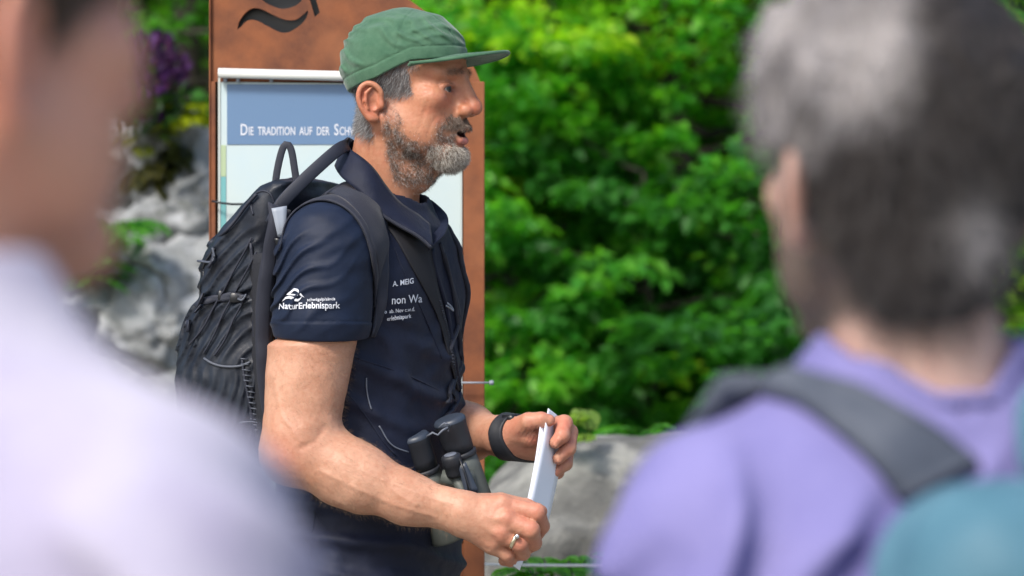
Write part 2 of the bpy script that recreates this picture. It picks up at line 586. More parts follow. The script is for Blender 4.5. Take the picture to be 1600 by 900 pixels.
_tz = np.array([zpy(v) for v in (1000, 940, 880, 800, 700, 600, 500, 430, 385, 355, 330, 300)])
_ta = np.array([.134, .138, .140, .142, .142, .138, .134, .126, .112, .092, .066, .055])
_tb = np.array([.185, .188, .185, .180, .180, .183, .190, .185, .165, .125, .085, .06])
_tf = np.array([-.012, -.008, -.004, -.002, -.003, -.004, -.004, .002, .014, .028, .038, .040])
def torso_sdf(p, off=0.0):
    q = t_loc(p)
    z = q[:, 2]
    a = np.interp(z, _tz, _ta) + off; b = np.interp(z, _tz, _tb) + off
    f = q[:, 0] - np.interp(z, _tz, _tf)
    e = 2.35
    k = (np.abs(f / a) ** e + np.abs(q[:, 1] / b) ** e) ** (1 / e)
    d = (k - 1) * np.minimum(a, b) * 0.9
    d = np.maximum(d, z - zpy(300))
    d = np.maximum(d, zpy(1000) - z)
    for s in (-1, 1):                # trapezius and shoulders
        d = smin(d, s_cap(q, (.015, s * .03, zpy(335)), (-.004, s * .168, zpy(385)), .052 + off, .058 + off), .04)
        d = smin(d, s_ell(q, (.062, s * .08, zpy(455)), (.055 + off, .085 + off, .07 + off)), .03)
    return d

# arms in world space
SHR, ELR, WRR = M(506, 392, -.160), M(466, 690, -.185), M(722, 803, -.235)
def seg_px(px, py, pts):
    m = np.full(len(px), 1e9)
    for (x0, y0), (x1, y1) in zip(pts[:-1], pts[1:]):
        dx, dy = x1 - x0, y1 - y0
        t = np.clip(((px - x0) * dx + (py - y0) * dy) / (dx * dx + dy * dy), 0, 1)
        m = np.minimum(m, np.hypot(px - x0 - t * dx, py - y0 - t * dy))
    return m
def arm_r(p):
    C = s_cap
    d = C(p, SHR, M(487, 540, -.165), .066, .066)
    d = smin(d, C(p, M(489, 520, -.165), M(473, 650, -.180), .067, .056), .02)
    d = smin(d, C(p, M(478, 600, -.175), M(462, 706, -.190), .056, .047), .03)
    d = smin(d, s_ell(p, M(441, 716, -.185), (.028, .03, .028)), .03)            # elbow
    d = smin(d, C(p, M(470, 700, -.19), M(560, 748, -.205), .056, .050), .03)
    d = smin(d, C(p, M(540, 738, -.20), M(640, 780, -.222), .049, .038), .03)
    d = smin(d, C(p, M(630, 776, -.22), WRR, .040, .032, ((0.2, 1, 0.1), 1.12)), .02)
    d = smin(d, C(p, M(700, 782, -.245), M(716, 792, -.246), .012, .01), .02)
    px, py = 800 + p[:, 0] / p[:, 1] * 6000, 450 - (p[:, 2] - CAM_Z) / p[:, 1] * 6000
    front = (p[:, 1] < MY - .18)
    for vn, wd in (([(540, 722), (580, 742), (622, 758), (668, 776), (706, 788)], 3.2), ([(500, 735), (560, 765), (620, 790), (680, 808)], 3.6), ([(600, 750), (622, 772), (652, 790)], 2.8), ([(430, 600), (440, 650), (470, 690)], 3.5)):
        d = d - .0011 * np.exp(-(seg_px(px, py, vn) / wd) ** 2) * front
    d = d + .0014 * np.exp(-(seg_px(px, py, [(508, 668), (492, 690), (470, 700)]) / 5) ** 2) * front
    d = d - .0012 * fbm(p, 34, 2, 33)
    sl = s_cap(p, M(512, 389, -.158), M(503, 560, -.168), .0680, .0690)      # stays inside the sleeve
    w = sm(zpy(538), zpy(522), p[:, 2])
    d = np.where(w > 0, np.maximum(d, sl * w + d * (1 - w)), d)
    return d

def hand(p, wrist, wr, knuckles, kr, fingers, thumb, pk=.010, extra=None):
    palm = None
    for k, r in zip(knuckles, kr):
        e = s_cap(p, wrist, k, wr, r)
        palm = e if palm is None else smin(palm, e, pk)
    if extra:
        for a, b, ra, rb in extra:
            palm = smin(palm, s_cap(p, a, b, ra, rb), pk)
    fs = None
    for pts, rs in fingers + [thumb]:
        e = chain(p, pts, rs, .003)
        e = smin(e, palm, .007)
        fs = e if fs is None else smin(fs, e, .0016)
    return fs

def hand_r(p):
    W = M(728, 803, -.236)
    K = [M(784, 790, -.246), M(789, 812, -.258), M(783, 834, -.256), M(770, 851, -.242)]
    F = [([K[0], M(838, 801, -.254), M(846, 822, -.228), M(838, 838, -.208)], [.0165, .0150, .0128, .0100]),
         ([K[1], M(829, 828, -.266), M(834, 848, -.240), M(822, 858, -.216)], [.0160, .0148, .0128, .0100]),
         ([K[2], M(812, 849, -.256), M(817, 864, -.232), M(805, 868, -.210)], [.0150, .0138, .0118, .0095]),
         ([K[3], M(792, 866, -.240), M(797, 875, -.220), M(787, 876, -.200)], [.0135, .0118, .0105, .0085])]
    T = ([M(742, 792, -.205), M(782, 786, -.178), M(822, 793, -.168), M(845, 799, -.172)], [.022, .0165, .0145, .0105])
    d = hand(p, W, .029, K, [.0170, .0165, .0155, .0145], F, T, .012, [(M(735, 815, -.238), M(768, 842, -.235), .024, .018)])
    # knuckle bumps, tendons and a vein on the back
    for k, r in zip(K, (.0105, .0108, .010, .009)):
        d = smin(d, s_ell(p, k + np.array([.002, -.0085, .004]), (r, .010, r)), .008)
    for k in K:
        d = smin(d, s_cap(p, M(732, 803, -.258), k + np.array([-.008, -.0135, .002]), .0025, .0032), .006)
    vein = [M(742, 812, -.262), M(758, 824, -.264), M(768, 832, -.266), M(774, 826, -.268), M(780, 822, -.270)]
    d = smin(d, chain(p, vein, [.0022] * 5, .002), .004)
    d = smin(d, chain(p, [M(735, 792, -.262), M(752, 800, -.264), M(770, 801, -.266)], [.0016] * 3, .002), .004)
    # finger creases
    for c in (M(836, 803, -.272), M(827, 830, -.283), M(811, 851, -.272)):
        d = d + .0008 * np.exp(-((p - c) ** 2).sum(1) / .006 ** 2) * np.sin((p[:, 0] + p[:, 2]) * 2600)
    return d

LS = np.array([0, .035, 0])
ELL, WRL = M(634, 655, .25), M(778, 681, .012)
def arm_l(p):
    d = s_cap(p, M(633, 392, .165), M(630, 560, .22), .062, .058)
    d = smin(d, s_cap(p, M(630, 540, .215), ELL, .058, .048), .03)
    d = smin(d, s_cap(p, ELL, M(730, 676, .105), .050, .046), .03)
    d = smin(d, s_cap(p, M(722, 674, .115), WRL, .044, .031, ((0.3, 1, 0), 1.1)), .03)
    return d

def hand_l(p):
    p = p - LS
    W = M(790, 683, -.032)
    K = [M(862, 668, -.040), M(868, 680, -.022), M(866, 696, -.010), M(858, 710, .000)]
    F = [([K[0], M(882, 663, -.068), M(879, 682, -.092), M(868, 693, -.092)], [.0165, .0142, .0124, .0100]),
         ([K[1], M(890, 677, -.052), M(889, 702, -.076), M(873, 718, -.080)], [.0165, .0142, .0122, .0098]),
         ([K[2], M(886, 700, -.035), M(884, 726, -.058), M(869, 738, -.062)], [.0155, .0132, .0116, .0095]),
         ([K[3], M(874, 722, -.018), M(872, 740, -.036), M(863, 744, -.044)], [.0135, .0115, .0102, .0085])]
    T = ([M(806, 672, -.058), M(826, 660, -.082), M(846, 657, -.090), M(858, 658, -.090)], [.020, .0150, .0128, .0100])
    d = hand(p, W, .028, K, [.0170, .0175, .017, .015], F, T, .012,
             [(M(806, 676, -.052), M(828, 682, -.060), .022, .018), (M(806, 695, -.035), M(846, 704, -.022), .020, .017)])
    for a, b in ((M(875, 688, -.1035), M(869, 696, -.1015)), (M(880, 712, -.0880), M(874, 721, -.0880)), (M(876, 734, -.0700), M(870, 741, -.0705))):
        d = smin(d, s_cap(p, a, b, .0052, .0048, ((.5, -1, .2), 2.2)), .0012)
    d = d + .0010 * np.exp(-((p - M(832, 680, -.085)) ** 2).sum(1) / .02 ** 2) * np.sin(p[:, 0] * 900 - p[:, 2] * 500)
    return d

def box_px(x0, y0, x1, y1, d0, d1, pad=.03):
    A = np.array([M(a, b, c) for a in (x0, x1) for b in (y0, y1) for c in (d0, d1)])
    return A.min(0) - pad, A.max(0) + pad

b_h = (h_wor(np.array([[0, 0, 0]]))[0] - [.16, .16, .27], h_wor(np.array([[0, 0, 0]]))[0] + [.18, .16, .15])
f_head = in_box(lambda p: smin(head_sdf(h_loc(p), 2.3), neck_sdf(h_loc(p)), .02), *b_h)
f_armr = in_box(arm_r, *box_px(400, 330, 760, 860, -.27, -.10, .05))
f_handr = in_box(hand_r, *box_px(700, 760, 870, 890, -.29, -.15))
f_arml = in_box(arm_l, *box_px(600, 340, 830, 720, -.04, .28, .06))
f_handl = in_box(hand_l, *box_px(770, 640, 905, 755, -.11, .06))
def body_visible(p):
    d = f_head(p)
    d = np.minimum(d, smin(f_armr(p), f_handr(p), .014))
    d = np.minimum(d, smin(f_arml(p), f_handl(p), .014))
    return d
def body_hidden(p):
    d = torso_sdf(p, -.026)
    q = t_loc(p)
    for s in (-1, 1):
        d = smin(d, s_cap(q, (0, s * .09, .92), (.01, s * .10, .50), .068, .060), .03)
        d = smin(d, s_cap(q, (.01, s * .10, .50), (-.02, s * .11, .10), .056, .036), .02)
        d = smin(d, s_cap(q, (-.04, s * .11, .05), (.13, s * .125, .035), .035, .028), .02)
        d = smin(d, s_cap(q, (.0, s * .11, zpy(372)), (0, s * .17, zpy(392)), .05, .055), .03)
    return d

root = empty('person', (TO[0], TO[1], 0), 'bearded man in a green cap and navy vest talking, a folded paper in his hands', 'person')
V1, F1 = mesh_sdf(body_visible, M(395, 0, -.3) - [0, 0, .0], M(915, 0, .3) * [1, 1, 0] + [0, 0, 1.90], .0021) if False else (None, None)
lo = np.array([M(395, 0, -.3)[0] - .02, MY - .32, zpy(905)]); hi = np.array([M(915, 0, .3)[0] + .02, MY + .32, zpy(-5)])
V1, F1 = mesh_sdf(body_visible, lo, hi, .0024)
q1 = h_loc(V1)
col = skin_colour(q1)
isH = (V1[:, 2] > zpy(345)) & (q1[:, 0] < .14) & (np.abs(q1[:, 1]) < .12)
arm_c = np.tile(np.array([0.43, 0.22, 0.140]), (len(V1), 1))
arm_c = lerp_c(arm_c, 0.5 + 0.5 * fbm(V1, 22, 3, 9), (0.52, 0.29, 0.195))
px1 = 800 + V1[:, 0] / V1[:, 1] * 6000; py1 = 450 - (V1[:, 2] - CAM_Z) / V1[:, 1] * 6000
armw = np.exp(-((px1 - 440) ** 2 + (py1 - 715) ** 2) / 38 ** 2) * .5
handw = sm(700, 850, px1) * (.45 + .35 * fbm(V1, 55, 2, 4))
arm_c = lerp_c(arm_c, np.clip(armw + handw, 0, .9), (0.46, 0.165, 0.110))
for k_ in (M(784, 790, -.255), M(789, 812, -.268), M(783, 834, -.266), M(838, 801, -.262), M(829, 828, -.275), M(812, 849, -.265), M(884, 664, -.05), M(889, 690, -.04), M(870, 700, -.04), M(835, 690, -.04)):
    arm_c = lerp_c(arm_c, .45 * np.exp(-((V1 - k_) ** 2).sum(1) / .011 ** 2), (0.50, 0.14, 0.095))
col = np.where(isH[:, None], col, arm_c)
# beard, hair roots, lips, mouth
ya = np.abs(q1[:, 1])
jx, jz = q1[:, 0], q1[:, 2]
def beard_mask(q):
    x, y, z = q[:, 0], np.abs(q[:, 1]), q[:, 2]
    n = .004 * fbm(q, 90, 2, 5)
    # cheek line: from the sideburn down to the mouth corner
    line = np.interp(x, [-.02, .0, .02, .045, .062, .072, .082, .12], [.0, -.040, -.090, -.106, -.098, -.070, -.058, -.057])
    m = .16 * sm(.030, .0, z - line + 2 * n) + .84 * sm(.010, -.010, z - line + 2 * n)
    m = m * (.55 + .45 * sm(-.5, .3, fbm(q, 150, 2, 25)))
    # clear zone behind jaw / ear and down the neck
    m *= sm(-.030, -.016, x + .12 * np.minimum(z + .06, 0) + n)
    neckl = np.interp(x, [-.03, .02, .07], [-.150, -.175, -.160])
    m *= sm(-.012, .012, z - neckl)
    # lips and mouth free
    lip = ((x - .095) / .03) ** 2 + (y / .023) ** 2 + ((z + .0905) / .0185) ** 2
    m *= sm(.8, 1.3, lip)
    m *= 1 - ((z > -.0588) & (x > .084) & (y < .030))
    m *= sm(.076, .068, y)
    return np.clip(m, 0, 1)
def scalp_mask(q):
    x, y, z = q[:, 0], np.abs(q[:, 1]), q[:, 2]
    n = .004 * fbm(q, 80, 2, 6)
    m1 = sm(-.035, -.045, x + n) * sm(-.090, -.070, z + .35 * (x + .08) + n)                    # behind the ear
    m2 = sm(.030, .020, x + .25 * (z) + n) * sm(-.032, -.016, z + n) * (y > .045) * (x > -.05)  # sideburn
    m3 = sm(.0, .015, z - .012 + n) * sm(.045, .03, x)
    earz = np.exp(-(((x + .034) / .026) ** 4 + ((z + .036) / .042) ** 4)) * (y > .070)
    return np.clip(np.maximum(np.maximum(m1, m2), m3), 0, 1) * (1 - np.clip(2.5 * earz, 0, 1)) * (z > -.1)
bm1 = beard_mask(q1) * isH
sc1 = scalp_mask(q1) * isH
col = lerp_c(col, bm1 * (.2 + .3 * sm(-.03, -.09, jz)), (0.22, 0.14, 0.10))
slitw = np.exp(-(((q1[:, 2] + .0128) / .0050) ** 4 + ((ya - .032) / .0165) ** 4)) * (q1[:, 0] > .06) * isH
col = lerp_c(col, slitw * .8, (.09, .035, .025))
lidl = np.exp(-(((q1[:, 2] + .0035 + 1.2 * (ya - .030) ** 2 * 20) / .0018) ** 2)) * sm(.016, .020, ya) * sm(.050, .044, ya) * (q1[:, 0] > .06) * isH
col = lerp_c(col, lidl * .5, (.20, .085, .05))
sock = np.exp(-(((q1[:, 0] - .082) / .014) ** 2 + ((ya - .030) / .016) ** 2 + ((q1[:, 2] + .018) / .012) ** 2)) * isH
col = lerp_c(col, sock * .35, (.30, .11, .075))
mst_w = sm(.072, .080, jx) * (jz > -.084)
col = lerp_c(col, sc1 * .8, (0.13, 0.12, 0.115))
lipw = np.exp(-((((q1[:, 0] - .097) / .016) ** 2 + (q1[:, 1] / .023) ** 2 + ((q1[:, 2] + .0980) / .0068) ** 2) ** 2))
col = lerp_c(col, bm1 * mst_w * .4, (.16, .09, .06))
col = lerp_c(col, lipw * isH, (0.46, 0.16, 0.14))
mw = sm(1.25, .9, ((q1[:, 0] - .092) / .028) ** 2 + (q1[:, 1] / .019) ** 2 + ((q1[:, 2] + .084) / .0115) ** 2) * (q1[:, 0] < .0955) * isH
col = lerp_c(col, mw, (0.05, 0.012, 0.012))
# brows
bw = np.exp(-(((q1[:, 2] - .016 + .05 * (ya - .02)) / .0055) ** 4)) * sm(.010, .016, ya) * sm(.050, .040, ya) * (q1[:, 0] > .05)
col = lerp_c(col, bw * .5 * isH, (0.15, 0.085, 0.06))
V2, F2 = mesh_sdf(body_hidden, [TO[0] - .33, TO[1] - .33, -.01], [TO[0] + .33, TO[1] + .33, zpy(290)], .012)
col2 = np.tile(np.array([0.46, 0.25, 0.16]), (len(V2), 1))
# body under the clothes is kept clear of the garments
Vb, Fb = join((V1, F1), (V2, F2))
body = wpart('body', raw_mesh('body', Vb, Fb, col=np.concatenate([col, col2])), MAT['skin'], root)

# eyeballs
def uv_ball(c, r, n=16):
    prof = [(-r * math.cos(math.pi * i / n), max(1e-5, r * math.sin(math.pi * i / n))) for i in range(n + 1)]
    return lathe_vf(prof, c, (1, 0, 0), n * 2)
def eye_mat():
    m = bpy.data.materials.new('eyeball'); nt, b = nodes(m)
    at = nt.nodes.new('ShaderNodeAttribute'); at.attribute_name = 'Col'
    nt.links.new(at.outputs['Color'], b.inputs['Base Color']); b.inputs['Roughness'].default_value = .15; b.inputs['Specular IOR Level'].default_value = .22
    return m
MAT['eye'] = eye_mat()
def make_eyes(parent, wor, gaze=(1, -.30, 0)):
    for s in (-1, 1):
        Ve, Fe = uv_ball((0, 0, 0), .0124)
        g = np.array(gaze, float); g /= np.linalg.norm(g)
        ca = (Ve / .0124) @ g
        c = np.tile([.50, .42, .38], (len(Ve), 1))
        c = lerp_c(c, sm(.84, .88, ca), (.05, .05, .045)); c = lerp_c(c, sm(.955, .965, ca), (.01, .01, .01))
        Vw = wor(Ve + np.array([.0715, s * .032, -.012]))
        wpart('eye', raw_mesh('eye', Vw, Fe, col=c), MAT['eye'], parent)
make_eyes(root, h_wor)

# ------------------------------------------------------------------ hair curves
def hair_mat(name, stops, rough=.5):
    m = bpy.data.materials.new(name); nt, b = nodes(m)
    hi_ = nt.nodes.new('ShaderNodeHairInfo'); cr = nt.nodes.new('ShaderNodeValToRGB')
    cr.color_ramp.elements[0].position = 0; cr.color_ramp.elements[0].color = (*stops[0][1], 1)
    cr.color_ramp.elements[1].position = stops[-1][0]; cr.color_ramp.elements[1].color = (*stops[-1][1], 1)
    for t, c in stops[1:-1]:
        e = cr.color_ramp.elements.new(t); e.color = (*c, 1)
    nt.links.new(hi_.outputs['Random'], cr.inputs[0]); nt.links.new(cr.outputs[0], b.inputs['Base Color'])
    b.inputs['Roughness'].default_value = rough
    b.inputs['Specular IOR Level'].default_value = .4
    return m

def hair(name, mat_, parent, roots, dirs, length, r, npt=5, curl=.3, grav=(0, 0, 0), seed=0):
    """roots (n,3), dirs (n,3) unit; length (n,)"""
    g = np.random.default_rng(seed)
    n = len(roots)
    pts = np.zeros((n, npt, 3)); pts[:, 0] = roots
    d = dirs.copy()
    for k in range(1, npt):
        d = d + curl * g.normal(size=(n, 3)) + np.asarray(grav)
        d /= np.linalg.norm(d, axis=1)[:, None]
        pts[:, k] = pts[:, k - 1] + d * (length / (npt - 1))[:, None]
    cu = bpy.data.hair_curves.new(name)
    cu.add_curves([npt] * n)
    cu.attributes['position'].data.foreach_set('vector', pts.astype(np.float32).ravel())
    ra = cu.attributes.get('radius') or cu.attributes.new('radius', 'FLOAT', 'POINT')
    rr = np.tile(np.linspace(1, .35, npt) * r, n).astype(np.float32)
    ra.data.foreach_set('value', rr)
    return wpart(name, cu, mat_, parent)

def scatter(V, F, w, n, g):
    """n random points on quads weighted by area*w(vertex)"""
    A = V[F[:, 0]]; B = V[F[:, 1]]; C = V[F[:, 2]]; D = V[F[:, 3]]
    nr = np.cross(C - A, D - B); ar = np.linalg.norm(nr, axis=1) + 1e-12
    pw = ar * w[F].mean(1); pw /= pw.sum()
    i = g.choice(len(F), n, p=pw)
    u, v = g.random((2, n, 1))
    pt = (A[i] * (1 - u) + B[i] * u) * (1 - v) + (D[i] * (1 - u) + C[i] * u) * v
    return pt, nr[i] / ar[i][:, None]

MAT['beard'] = hair_mat('beard_hair', [(0, (.035, .022, .016)), (.5, (.12, .08, .06)), (.72, (.30, .255, .225)), (1, (.70, .66, .62))])
MAT['beard_white'] = hair_mat('beard_white', [(0, (.06, .04, .03)), (.4, (.30, .25, .20)), (.7, (.62, .57, .50)), (1, (.88, .84, .76))])
MAT['moust'] = hair_mat('moustache_hair', [(0, (.035, .022, .016)), (.55, (.11, .07, .05)), (1, (.42, .34, .28))])
MAT['hair_grey'] = hair_mat('hair_grey', [(0, (.05, .048, .048)), (.5, (.17, .165, .165)), (1, (.52, .51, .51))])
gh = np.random.default_rng(5)
def to_h(v): return np.asarray(v) @ h_R
chin_w = sm(.048, .094, jx + .014 * fbm(q1, 70, 2, 44)) * sm(-.099, -.108, jz)
mst_w = sm(.072, .080, jx) * (jz > -.084)
def grow(name, m_, w, n, L, r, down, curl, seed, fw=0.0):
    pt, nr = scatter(V1, F1, w, n, gh)
    d = nr * 1.0 + to_h([fw, 0, -down])[None] + .25 * gh.normal(size=nr.shape)
    d /= np.linalg.norm(d, axis=1)[:, None]
    ln = gh.uniform(.6, 1.3, n) * L
    hair(name, m_, root, pt, d, ln, r, 6, curl, to_h([0, 0, -.12 * down]), seed)
grow('beard', MAT['beard'], bm1 * (1 - .75 * chin_w) * (1 - mst_w) * (.3 + .7 * sm(-.03, -.085, jz)) * (.25 + .75 * sm(-.35, .35, fbm(q1, 75, 2, 46))), 12000, .0058, .00014, .7, .40, 1)
grow('chin_beard', MAT['beard_white'], bm1 * chin_w * (.35 + .65 * sm(-.4, .3, fbm(q1, 85, 2, 48))), 7000, .0105, .00015, 1.3, .30, 2, .25)
grow('moustache', MAT['moust'], bm1 * mst_w * sm(-.078, -.071, jz) * sm(-.050, -.056, jz) * (.4 + .6 * sm(-.3, .3, fbm(q1, 90, 2, 47))), 3600, .0080, .00017, 1.2, .16, 3, .25)
grow('hair', MAT['hair_grey'], sc1 * (jz < .025), 11000, .011, .00016, .9, .15, 4, -.5)
grow('eyebrow', MAT['moust'], bw * isH, 420, .007, .00011, -.1, .15, 6, .1)
# fine hair on the forearms
aw = ((px1 > 425) & (px1 < 715) & (py1 > 540) & ~isH).astype(float)
pt, nr = scatter(V1, F1, aw, 5200, gh)
d = nr * .55 + np.array([.5, 0, -.5]) + .3 * gh.normal(size=nr.shape); d /= np.linalg.norm(d, axis=1)[:, None]
MAT['armhair'] = hair_mat('arm_hair', [(0, (.10, .06, .035)), (1, (.34, .22, .13))])
hair('arm_hair', MAT['armhair'], root, pt, d, gh.uniform(.006, .013, 5200), .00008, 5, .15, (0, 0, -.05), 8)
# ------------------------------------------------------------------ projection helpers for seams, straps, print
def bvh_of(*vfs):
    V, F = join(*vfs)
    return BVHTree.FromPolygons(V.tolist(), F.tolist())
CAMO = Vector((0, 0, CAM_Z))
def ray(bvh, px, py, off=.001, fallback=None):
    d = Vector(P(px, py, 1.0)) - CAMO; d.normalize()
    h = bvh.ray_cast(CAMO, d)
    if h[0] is None:
        if fallback is None: fallback = 6.25
        q = Vector(P(px, py, fallback))
        n = bvh.find_nearest(q)
        nn = (q - n[0]); L = nn.length
        pnt = n[0] + (nn / max(L, 1e-6)) * min(L, .006)
        return np.array(pnt), np.array(n[1])
    nrm = h[1] if h[1].dot(d) < 0 else -h[1]
    return np.array(h[0] + nrm * off), np.array(nrm)

def grid_slab(G, N, t):
    """closed slab from a grid of points G (a,b,3), normals N, thickness t (scalar or (a,b))"""
    a, b = G.shape[:2]
    t = np.broadcast_to(np.asarray(t, float), (a, b))[..., None]
    top = (G + N * t).reshape(-1, 3); bot = G.reshape(-1, 3)
    V = np.vstack([top, bot]); n = a * b
    I = np.arange(n).reshape(a, b)
    q = np.stack([I[:-1, :-1], I[1:, :-1], I[1:, 1:], I[:-1, 1:]], -1).reshape(-1, 4)
    F = [q, q[:, ::-1] + n]
    for e in (I[0, :], I[-1, ::-1], I[::-1, 0], I[:, -1]):
        F.append(np.stack([e[:-1], e[1:], e[1:] + n, e[:-1] + n], -1))
    return V, np.concatenate(F)

def resample(c, n):
    c = np.asarray(c, float); s = spline(c, 10) if len(c) > 2 else np.array([c[0] + (c[1] - c[0]) * t for t in np.linspace(0, 1, 20)])
    L = np.r_[0, np.cumsum(np.linalg.norm(np.diff(s[:, :2], axis=0), axis=1))]
    return np.stack([np.interp(np.linspace(0, L[-1], n), L, s[:, k]) for k in range(s.shape[1])], -1)

def patch(cA, cB, nu, nv, bvh, off=.002, t=.003, puff=.0, wr=0.0, seed=0, smooth_n=2):
    """cloth strip between two photo-pixel curves laid on the surface bvh"""
    A, B = resample(cA, nu), resample(cB, nu)
    G = np.zeros((nu, nv, 3)); N = np.zeros((nu, nv, 3))
    for i in range(nu):
        for j in range(nv):
            w = j / (nv - 1)
            px, py = A[i, :2] * (1 - w) + B[i, :2] * w
            G[i, j], N[i, j] = ray(bvh, px, py, off)
    for _ in range(smooth_n):
        for X in (G, N):
            X[1:-1] = .5 * X[1:-1] + .25 * (X[:-2] + X[2:])
            X[:, 1:-1] = .5 * X[:, 1:-1] + .25 * (X[:, :-2] + X[:, 2:])
    N /= np.linalg.norm(N, axis=2)[..., None]
    w = np.linspace(-1, 1, nv)[None]
    tt = t + puff * (1 - w ** 4) + (wr * vnoise(G.reshape(-1, 3), 40, seed).reshape(nu, nv) if wr else 0)
    return grid_slab(G, N, tt)

def ptube(pts, bvh, r, off=.0, n=6, step=10, **k):
    c = resample(pts, max(4, len(pts) * step // 2))
    Q = np.array([ray(bvh, a[0], a[1], off)[0] for a in c])
    for _ in range(5): Q[1:-1] = .5 * Q[1:-1] + .25 * (Q[:-2] + Q[2:])
    return tube(Q, r, n, **k)

def free_ribbon(cA, cB, nu, nv, t=.003, bulge=0.0, wr=0.0, seed=3):
    """strip between two space curves given as (px, py, dy)"""
    A, B = resample(cA, nu), resample(cB, nu)
    G = np.zeros((nu, nv, 3))
    for i in range(nu):
        for j in range(nv):
            w = j / (nv - 1); c = A[i] * (1 - w) + B[i] * w
            G[i, j] = M(c[0], c[1], c[2] - bulge * 4 * w * (1 - w))
    if wr: G += (wr * vnoise(G.reshape(-1, 3), 38, seed)).reshape(nu, nv, 1) * np.array([.3, -1, .3])
    Tu = np.gradient(G, axis=0); Tv = np.gradient(G, axis=1)
    N = np.cross(Tu, Tv); N /= np.linalg.norm(N, axis=2)[..., None] + 1e-12
    c = G - np.array([0, 0, CAM_Z])
    if (N * c).sum() > 0: N = -N
    return grid_slab(G, N, t)

_fonts = {}
def text_vf(s, size=1.0, bold=0.0, shear=0.0, space=1.0, xs=1.0, extrude=0):
    cu = bpy.data.curves.new('text', 'FONT'); cu.body = s; cu.size = size; cu.offset = bold; cu.shear = shear
    cu.space_character = space; cu.resolution_u = 3; cu.extrude = extrude
    o = bpy.data.objects.new('text', cu); COL.objects.link(o)
    dg = bpy.context.evaluated_depsgraph_get()
    me = bpy.data.meshes.new_from_object(o.evaluated_get(dg))
    bm = bmesh.new(); bm.from_mesh(me); bmesh.ops.triangulate(bm, faces=bm.faces)
    V = np.array([v.co[:] for v in bm.verts]); F = np.array([[v.index for v in f.verts] for f in bm.faces])
    bm.free(); bpy.data.objects.remove(o); bpy.data.curves.remove(cu); bpy.data.meshes.remove(me)
    V[:, 0] *= xs
    return V, F

def print_on(V2, F, px, py, bvh, scale, ang=0.0, skew=0.0, off=.0016):
    """flat outline V2 (x right, y up) pressed onto the cloth at photo pixel px, py"""
    out = []
    ca, sa = math.cos(ang), math.sin(ang)
    for x, y in V2[:, :2]:
        X = x * scale; Y = y * scale
        u = px + X * ca + Y * sa * 0; v = py - Y + X * math.tan(-ang) * 1.0
        u += skew * Y
        out.append(ray(bvh, u, v, off)[0])
    return np.array(out), F

# ------------------------------------------------------------------ T-shirt sleeves and vest
def pxy(p):
    return 800 + p[:, 0] / p[:, 1] * 6000, 450 - (p[:, 2] - CAM_Z) / p[:, 1] * 6000

def ridge(t, sharp=1.6):
    return (0.5 + 0.5 * np.cos(2 * math.pi * t)) ** sharp

def sleeve_r(p):
    d = s_cap(p, M(512, 389, -.158), M(503, 500, -.168), .0775, .0790)
    d = smin(d, s_cap(p, M(540, 370, -.10), M(512, 400, -.14), .070, .070), .03)
    px, py = pxy(p)
    w = fbm(p, 9, 2, 31)
    t = (px * .62 + py * .78) / 27 + 1.1 * w + ((px - 430) / 120) ** 2 * .4
    m = np.exp(-((px - 445) / 75) ** 2) * sm(345, 390, py) * sm(535, 470, py)
    dsp = .0060 * ridge(t, 2.6) * m
    t2 = (px * .35 + py * .93) / 33 + 1.4 * fbm(p, 7, 2, 37)
    dsp = dsp + .0022 * ridge(t2, 1.3) * (1 - m) * np.exp(-((py - 380) / 60) ** 2)
    dsp = dsp + .0012 * fbm(p, 26, 2, 41)
    # hem
    dsp = dsp + .0012 * sm(502, 504, py) - .0010 * np.exp(-((py - 503) / 1.6) ** 2)
    d = d - dsp
    cut = (p - M(500, 526, -.165)) @ np.array([-.02, .10, -.995])
    shell = np.maximum(d, -(d + .0075))
    near = sm(.0, -.06, cut)
    d = np.where(cut > -.05, shell, d)
    return smax(d, cut, .002)

def sleeve_l(p):
    d = s_cap(p, M(633, 392, .165), M(632, 510, .195), .074, .076)
    cut = (p - M(632, 530, .2))[:, 2] * -1
    d = np.where(cut > -.05, np.maximum(d, -(d + .013)), d)
    return smax(d, cut, .002)

def vest_f(p):
    d = torso_sdf(p, .004)
    px, py = pxy(p)
    w = fbm(p, 6, 2, 51)
    dsp = .006 * ridge((py - .42 * (px - 540) - 12 * w) / 62, 2.4) * sm(500, 560, py) * sm(700, 640, py)
    dsp = dsp + .0075 * ridge((py - .12 * (px - 540) + 20 * w) / 50, 2.2) * sm(740, 790, py)
    dsp = dsp + .003 * ridge((px * .85 + py * .3) / 44 + w) * sm(620, 700, px) * sm(700, 560, py)
    dsp = dsp + .0030 * fbm(p, 14, 3, 55) + .004 * ridge((px * .5 - py * .86) / 38 + 1.5 * w, 2.6) * np.exp(-((px - 600) / 60) ** 2 - ((py - 560) / 70) ** 2)
    return d - dsp

